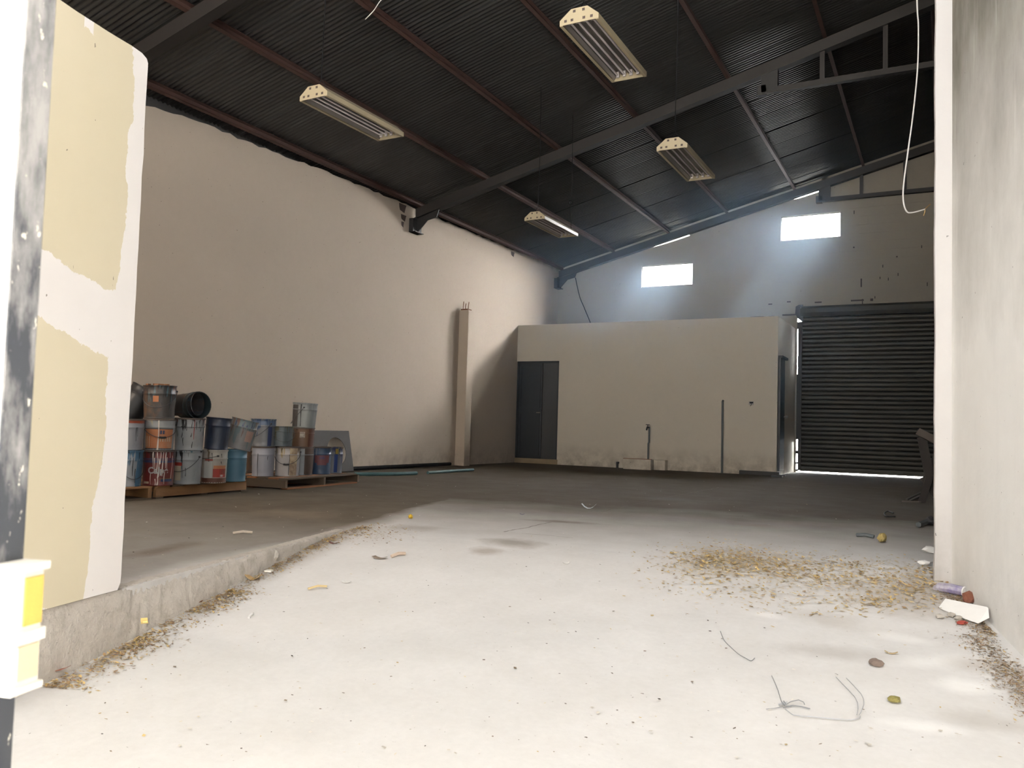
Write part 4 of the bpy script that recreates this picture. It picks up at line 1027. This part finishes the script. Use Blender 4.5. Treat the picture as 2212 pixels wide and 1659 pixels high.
def px_sampler(blobs):
    tot = sum(b[4] for b in blobs)
    def f(r):
        k = r.uniform(0, tot)
        for b in blobs:
            if k < b[4]: break
            k -= b[4]
        x, y = b[0]+r.gauss(0, b[2]), b[1]+r.gauss(0, b[3])
        if y < 1010 or x > 2300: return None
        p = on_ground(x, y); s, t = to_st(p)
        if t > T_R-.01 or (t < .05 and s < 2.5): return None
        return p.x, p.y
    return f
leaf_stuff('leaf_litter', 6200, px_sampler([(1560, 1205, 55, 14, 3), (1640, 1222, 90, 16, 3), (1760, 1225, 120, 14, 2.2), (1860, 1250, 110, 16, 2.2), (1980, 1270, 60, 22, 1.6), (1700, 1275, 130, 22, 1.1), (1500, 1230, 60, 25, .7), (1890, 1300, 40, 10, .5), (1780, 1300, 120, 22, .5), (2020, 1240, 30, 22, .8)]),
           [lf[0], lf[0], lf[2], lf[1], lf[3], lf[0]], .010, .042, 'spread of dry yellow leaves and husks on the floor before the right jamb', 'leaves', 1)
def kerb_s(r):
    k = r.random()
    if k < .55: s = r.uniform(-.5, .95)
    elif k < .8: s = r.uniform(.9, 2.0)
    else: s = r.uniform(1.8, 2.9)
    clump = .5+.5*math.sin(s*9+1)+.3*math.sin(s*23)
    if r.random() > .35+.6*clump: return None
    t = .04 + abs(r.gauss(0, .085)) * (1.2 if s < 1 else .8)
    p = st(s, t); return p.x, p.y
leaf_stuff('leaf_litter', 6500, kerb_s, [lf[0], lf[1], lf[1], lf[3], lf[4], lf[3]], .008, .030, 'drift of dry leaf bits along the foot of the kerb on the left', 'leaves', 2)
def kerb_end(r):
    p = on_ground(790+r.gauss(0, 45), 1150+r.gauss(0, 12)); s, t = to_st(p)
    if t < .04: return None
    return p.x, p.y
leaf_stuff('leaf_litter', 500, kerb_end, [lf[3], lf[1], lf[4]], .01, .035, 'brown leaf bits where the kerb meets the level floor', 'leaves', 12)
def rwall_s(r):
    s = r.uniform(-.6, 2.1); t = T_R-.03-abs(r.gauss(0, .06))-(.12 if s < 1.2 else 0)*r.random()
    p = st(s, t); return p.x, p.y
leaf_stuff('leaf_litter', 7000, rwall_s, [lf[3], lf[4], lf[1], df[0], lf[3]], .006, .022, 'brown leaf mould in the corner along the foot of the right wall', 'leaves', 3)
def all_floor(r):
    x, y = r.uniform(60, 2200), 1035+ (1640-1035)*r.random()**1.6
    if x < 270 and y < 1480: return None
    p = on_ground(x, y); s, t = to_st(p)
    if t > T_R-.02 or (abs(t) < .06 and s < 2.6) or (t < 0 and s < .02) or p.x < XL+.1 or p.y > YB-.1: return None
    return p.x, p.y
leaf_stuff('floor_grit', 420, all_floor, wf, .006, .024, 'pale flakes of plaster and feather scattered over the whole floor', 'litter', 4, .7)
leaf_stuff('floor_grit', 420, all_floor, df, .005, .018, 'dark crumbs of dirt scattered over the whole floor', 'litter', 5, .8)
leaf_stuff('floor_grit', 260, all_floor, [lf[0], lf[5], lf[1]], .006, .022, 'stray straw coloured bits scattered over the whole floor', 'litter', 6, .5)

def chunk(name, px, py, size, mat, label, cat, seed=0, flat_=.5):
    p = on_ground(px, py); r = random.Random(seed+px)
    bm = bmesh.new(); bmesh.ops.create_icosphere(bm, subdivisions=2, radius=1)
    for v in bm.verts:
        k = 1+r.uniform(-.22, .22); v.co = Vector((v.co.x*size[0]*k, v.co.y*size[1]*k, max(v.co.z, -.75)*size[2]*k))
    zmin = min(v.co.z for v in bm.verts)
    for v in bm.verts: v.co.z -= zmin
    me = bpy.data.meshes.new(name); bm.to_mesh(me); bm.free(); me.materials.append(mat)
    o = bpy.data.objects.new(name, me); COL.objects.link(o); o.location = p + Vector((0, 0, .002)); o.rotation_euler = (0, 0, r.uniform(0, 3)); tag(o, label, cat); return o
def stick(px0, py0, px1, py1, r, mat, label, cat='stick', name='stick', z=.012):
    a, b = on_ground(px0, py0), on_ground(px1, py1); mid = (a+b)/2; 
    mb = MB(); mb.tube([a+Vector((0, 0, r+.002)), mid+Vector((0, .004, r+z)), b+Vector((0, 0, r+.003))], r, 6); return tag(mb.build(name, mat, smooth=True), label, cat)
def scrap(px, py, L, W, mat, label, cat, name='paper_scrap', rz=0.0, curl=.02, th=.002):
    p = on_ground(px, py); mb = MB(); n = 5; vs = []
    for k in range(n+1):
        f = k/n; z = curl*(4*(f-.5)**2)+.003
        for e in (-1, 1): vs.append((L*(f-.5), e*W/2*(1-.25*(f > .8)), z)); vs.append((L*(f-.5), e*W/2*(1-.25*(f > .8)), z+th))
    fs = []
    for k in range(n):
        b = k*4
        fs += [(b, b+2, b+6, b+4), (b+1, b+5, b+7, b+3), (b, b+4, b+5, b+1), (b+2, b+3, b+7, b+6)]
    fs += [(0, 1, 3, 2), (n*4, n*4+2, n*4+3, n*4+1)]
    mb.add(vs, fs); o = mb.build(name, mat); o.location = p; o.rotation_euler = (0, 0, rz); tag(o, label, cat); return o
foam = simple('yellow foam', (.42, .32, .12), .9, .3, 20, bump=.4); tan = simple('tan card', (.40, .30, .16), .8, .2, 15); white_p = simple('white scrap', (.78, .77, .75), .7, .05, 15); brown = simple('brown bark', (.17, .06, .035), .8, .3, 20)
chunk('foam_lump', 1905, 1172, (.055, .035, .045), foam, 'yellow foam lump on the floor near the right jamb', 'foam')
chunk('foam_lump', 887, 1121, (.025, .02, .022), simple('bright yellow foam', (.55, .36, .03), .9, .2, 20), 'small bright yellow lump on the level floor beyond the kerb end', 'foam')
chunk('dark_lump', 1892, 1441, (.035, .017, .02), simple('grey brown lump', (.16, .12, .10), .9, .3, 30), 'grey brown pellet lying on the ramp near the right wall', 'lump')
chunk('moss_lump', 1932, 1517, (.028, .024, .014), simple('moss', (.22, .19, .06), .95, .5, 60), 'greenish moss tuft on the ramp near the right wall', 'moss')
stick(1850, 1160, 1888, 1164, .016, M['pipe'], 'short grey pipe lying left of the yellow foam lump', 'pipe', 'grey_pipe')
stick(1984, 1140, 2030, 1127, .028, M['pipe'], 'piece of grey pipe beside the dark jamb edge', 'pipe', 'grey_pipe')
chunk('rag', 2012, 1135, (.10, .06, .05), simple('dark rag', (.05, .05, .055), .9, .4, 20), 'dark tangled rag behind the right jamb', 'rag')
chunk('paper_wad', 2010, 1196, (.06, .04, .03), white_p, 'crumpled white paper behind the foot of the right jamb', 'paper')
chunk('paper_wad', 1998, 1222, (.045, .03, .02), white_p, 'smaller crumpled white paper closer to the foot of the right jamb', 'paper')
scrap(312, 1348, .075, .03, simple('yellow wafer', (.72, .54, .20), .7, .15, 40), 'yellow ribbed scrap leaning at the foot of the kerb', 'scrap', 'wafer_scrap', -.6, .012, .006)
scrap(548, 1252, .10, .06, simple('tan leaf', (.50, .34, .16), .7, .2, 20), 'large curled tan leaf at the kerb foot', 'leaf', 'dry_leaf', .4, .03)
scrap(120, 1449, .13, .035, simple('red brown leaf', (.24, .075, .04), .6, .2, 20), 'long red brown dry leaf at the kerb foot near the gate', 'leaf', 'dry_leaf', .35, .02)
scrap(425, 1305, .07, .03, simple('rust leaf', (.25, .11, .06), .7, .2, 20), 'rust coloured dry leaf in the drift along the kerb', 'leaf', 'dry_leaf', .2, .02)
scrap(581, 1236, .045, .045, simple('white tile', (.85, .82, .74), .4, .03, 10), 'small white tile chip propped by the broken kerb', 'tile', 'tile_chip', .3, .0, .012)
chunk('concrete_chip', 592, 1216, (.04, .03, .045), M['concrete'], 'loose concrete chip fallen from the broken kerb', 'chip')
stick(537, 1338, 546, 1330, .008, white_p, 'white cigarette end on the ramp near the kerb', 'cigarette', 'cigarette_end')
stick(503, 1155, 545, 1154, .010, simple('pale stick', (.55, .48, .40), .8, .1, 20), 'pale stick lying on the raised floor', 'stick')
stick(845, 1206, 875, 1200, .012, simple('split stick', (.50, .40, .32), .8, .3, 20), 'split pale stick lying on the ramp', 'stick')
stick(665, 1275, 706, 1270, .007, simple('straw', (.58, .45, .24), .8, .1, 20), 'thin straw stalk on the ramp by the kerb drift', 'stalk')
scrap(1272, 1099, .16, .09, simple('blue white wrapper', (.55, .60, .62), .4, .3, 9, dirt=(.05, .09, .12), dirt_amt=.4), 'blue and white plastic wrapper on the middle floor', 'wrapper', 'plastic_wrapper', .3, .05)
scrap(748, 1259, .06, .03, white_p, 'white paper scrap on the ramp right of the kerb', 'paper', 'paper_scrap', .2, .008)
scrap(1222, 1218, .05, .035, white_p, 'white paper scrap in the middle of the ramp', 'paper', 'paper_scrap', .6, .01)
scrap(1925, 1413, .06, .018, tan, 'tan dry leaf on the ramp above the dark pellet', 'leaf', 'dry_leaf', .1, .01)
scrap(820, 1207, .10, .05, simple('grey brown leaf', (.24, .19, .15), .8, .2, 20), 'grey brown leaf left of the split stick', 'leaf', 'dry_leaf', .1, .012)
scrap(1128, 1112, .05, .03, simple('purple scrap', (.06, .05, .12), .6, .2, 20), 'tiny purple scrap on the middle floor', 'scrap', 'plastic_scrap', .4, .01)
scrap(720, 1175, .07, .025, simple('dark red chip', (.13, .05, .04), .7, .2, 20), 'dark red chip at the far end of the kerb', 'scrap', 'wood_chip', .1, .01)
# crushed carton, foam board and bark by the right wall
fb = empty('foam_board', on_ground(2085, 1337)); tag(fb, 'broken white foam board lying against the foot of the right wall', 'board')
P_ = [on_ground(*q) - Vector(fb.location) for q in ((2030, 1311), (2062, 1315), (2118, 1345), (2133, 1338))]
o_ = Vector(fb.location)
def bp(x, y, dz): return on_ground(x, y)-o_+Vector((0, 0, dz))
mb = MB(); top_ = [bp(2028, 1316, .012), bp(2042, 1312, .05), bp(2132, 1345, .085), bp(2134, 1352, .05), bp(2110, 1352, .02), bp(2060, 1330, .008)]
n_ = len(top_); off = Vector((.006, -.012, -.004))
mb.add(top_ + [v+off for v in top_], [tuple(range(n_)), tuple(range(2*n_-1, n_-1, -1))] + [(k, (k+1) % n_, n_+(k+1) % n_, n_+k) for k in range(n_)]); mb.build('slab', white_p, fb)
ct = empty('crushed_carton', on_ground(2052, 1283), -.5); tag(ct, 'crushed purple and silver drink carton at the foot of the right jamb', 'carton')
mb = MB(); secs = [(-.10, .012, .016), (-.07, .03, .028), (0, .034, .032), (.07, .03, .03), (.085, .028, .028)]
pts_ = []
for sx, ry, rz_ in secs:
    for k in range(10): a_ = 2*math.pi*k/10; pts_.append((sx, ry*math.cos(a_), rz_+rz_*math.sin(a_)))
mb.add(pts_, [(i*10+k, i*10+(k+1) % 10, (i+1)*10+(k+1) % 10, (i+1)*10+k) for i in range(4) for k in range(10)] + [tuple(range(9, -1, -1))])
mb.build('tube_body', simple('purple silver print', (.38, .36, .42), .4, .3, 14, dirt=(.09, .06, .22), dirt_amt=.45), ct)
mb = MB(); mb.lathe([(.028, 0), (.033, .004), (.028, .008), (.024, .0), (0, -.012)], 12); o = mb.build('torn_end', white_p, ct); o.location = (.082, 0, .028); o.rotation_euler = (0, math.pi/2, 0)
chunk('bark_piece', 2094, 1303, (.055, .035, .035), brown, 'red brown bark piece above the white foam board', 'bark')
chunk('brick_bit', 2078, 1350, (.035, .012, .012), simple('brick red', (.30, .05, .035), .8, .2, 20), 'red brick bit below the white foam board', 'brick')
for k, (px, py, lab) in enumerate(((2070, 1340, 'left of the red brick bit'), (2030, 1337, 'farthest from the right wall below the foam board'), (2055, 1334, 'tucked under the edge of the foam board'))):
    chunk('rubble_chip', px, py, (.022, .018, .014), M['concrete'], 'small concrete chip ' + lab, 'chip', k, )
# tangle of thin wire on the ramp
def gw(pts, z=.006): return [on_ground(x, y)+Vector((0, 0, z)) for x, y in pts]
wt = empty('wire_tangle', on_ground(1690, 1527)); tag(wt, 'tangle of thin silver wire lying on the ramp', 'wire'); o_ = Vector(wt.location)
silver = simple('silver wire', (.62, .63, .66), .3, .1, 20, metal=.6, bump=0); greyw = simple('grey wire', (.30, .31, .33), .35, .1, 20, metal=.5, bump=0)
def strand(pts, r, mt, z=.006):
    P = [p-o_ for p in gw(pts, z)]; mb = MB(); mb.tube(P, r, 5); mb.build('strand', mt, wt, smooth=True)
strand([(1696, 1534), (1704, 1541), (1714, 1548), (1760, 1552), (1800, 1556), (1840, 1558), (1853, 1555), (1858, 1550)], .0022, silver)
strand([(1806, 1468), (1822, 1485), (1838, 1502), (1847, 1512), (1853, 1525), (1854, 1538), (1851, 1550)], .0018, silver, .012)
strand([(1828, 1472), (1845, 1490), (1860, 1507), (1865, 1517), (1866, 1530), (1860, 1546), (1856, 1552)], .0016, silver, .016)
strand([(1694, 1531), (1708, 1523), (1725, 1519), (1736, 1524), (1738, 1529)], .0018, greyw, .014)
strand([(1692, 1532), (1712, 1527), (1730, 1529), (1750, 1534)], .0020, greyw)
strand([(1667, 1462), (1674, 1478), (1681, 1495), (1685, 1510), (1690, 1526)], .0014, greyw)
strand([(1655, 1535), (1672, 1533), (1690, 1530)], .0013, greyw)
mb = MB(); rr = random.Random(4)
pts_ = [Vector((rr.uniform(-.02, .02), rr.uniform(-.016, .016), rr.uniform(.004, .026))) for _ in range(14)]
mb.tube(pts_, .0030, 5); mb.build('knot', silver, wt, smooth=True)
wire('ramp_wire', gw([(1556, 1366), (1564, 1385), (1578, 1400), (1595, 1415), (1610, 1424), (1622, 1430), (1630, 1424)]), .0016, greyw, 'single thin grey wire curving on the ramp left of the wire tangle', 'wire', 5)
wire('curled_wire', [on_ground(x, y)+Vector((0, 0, .02)) for x, y in ((1934, 1120), (1915, 1119), (1910, 1113), (1918, 1108), (1930, 1112))], .008, M['darksteel'], 'dark curled wire on the shaded floor in front of the jamb', 'wire', 5)
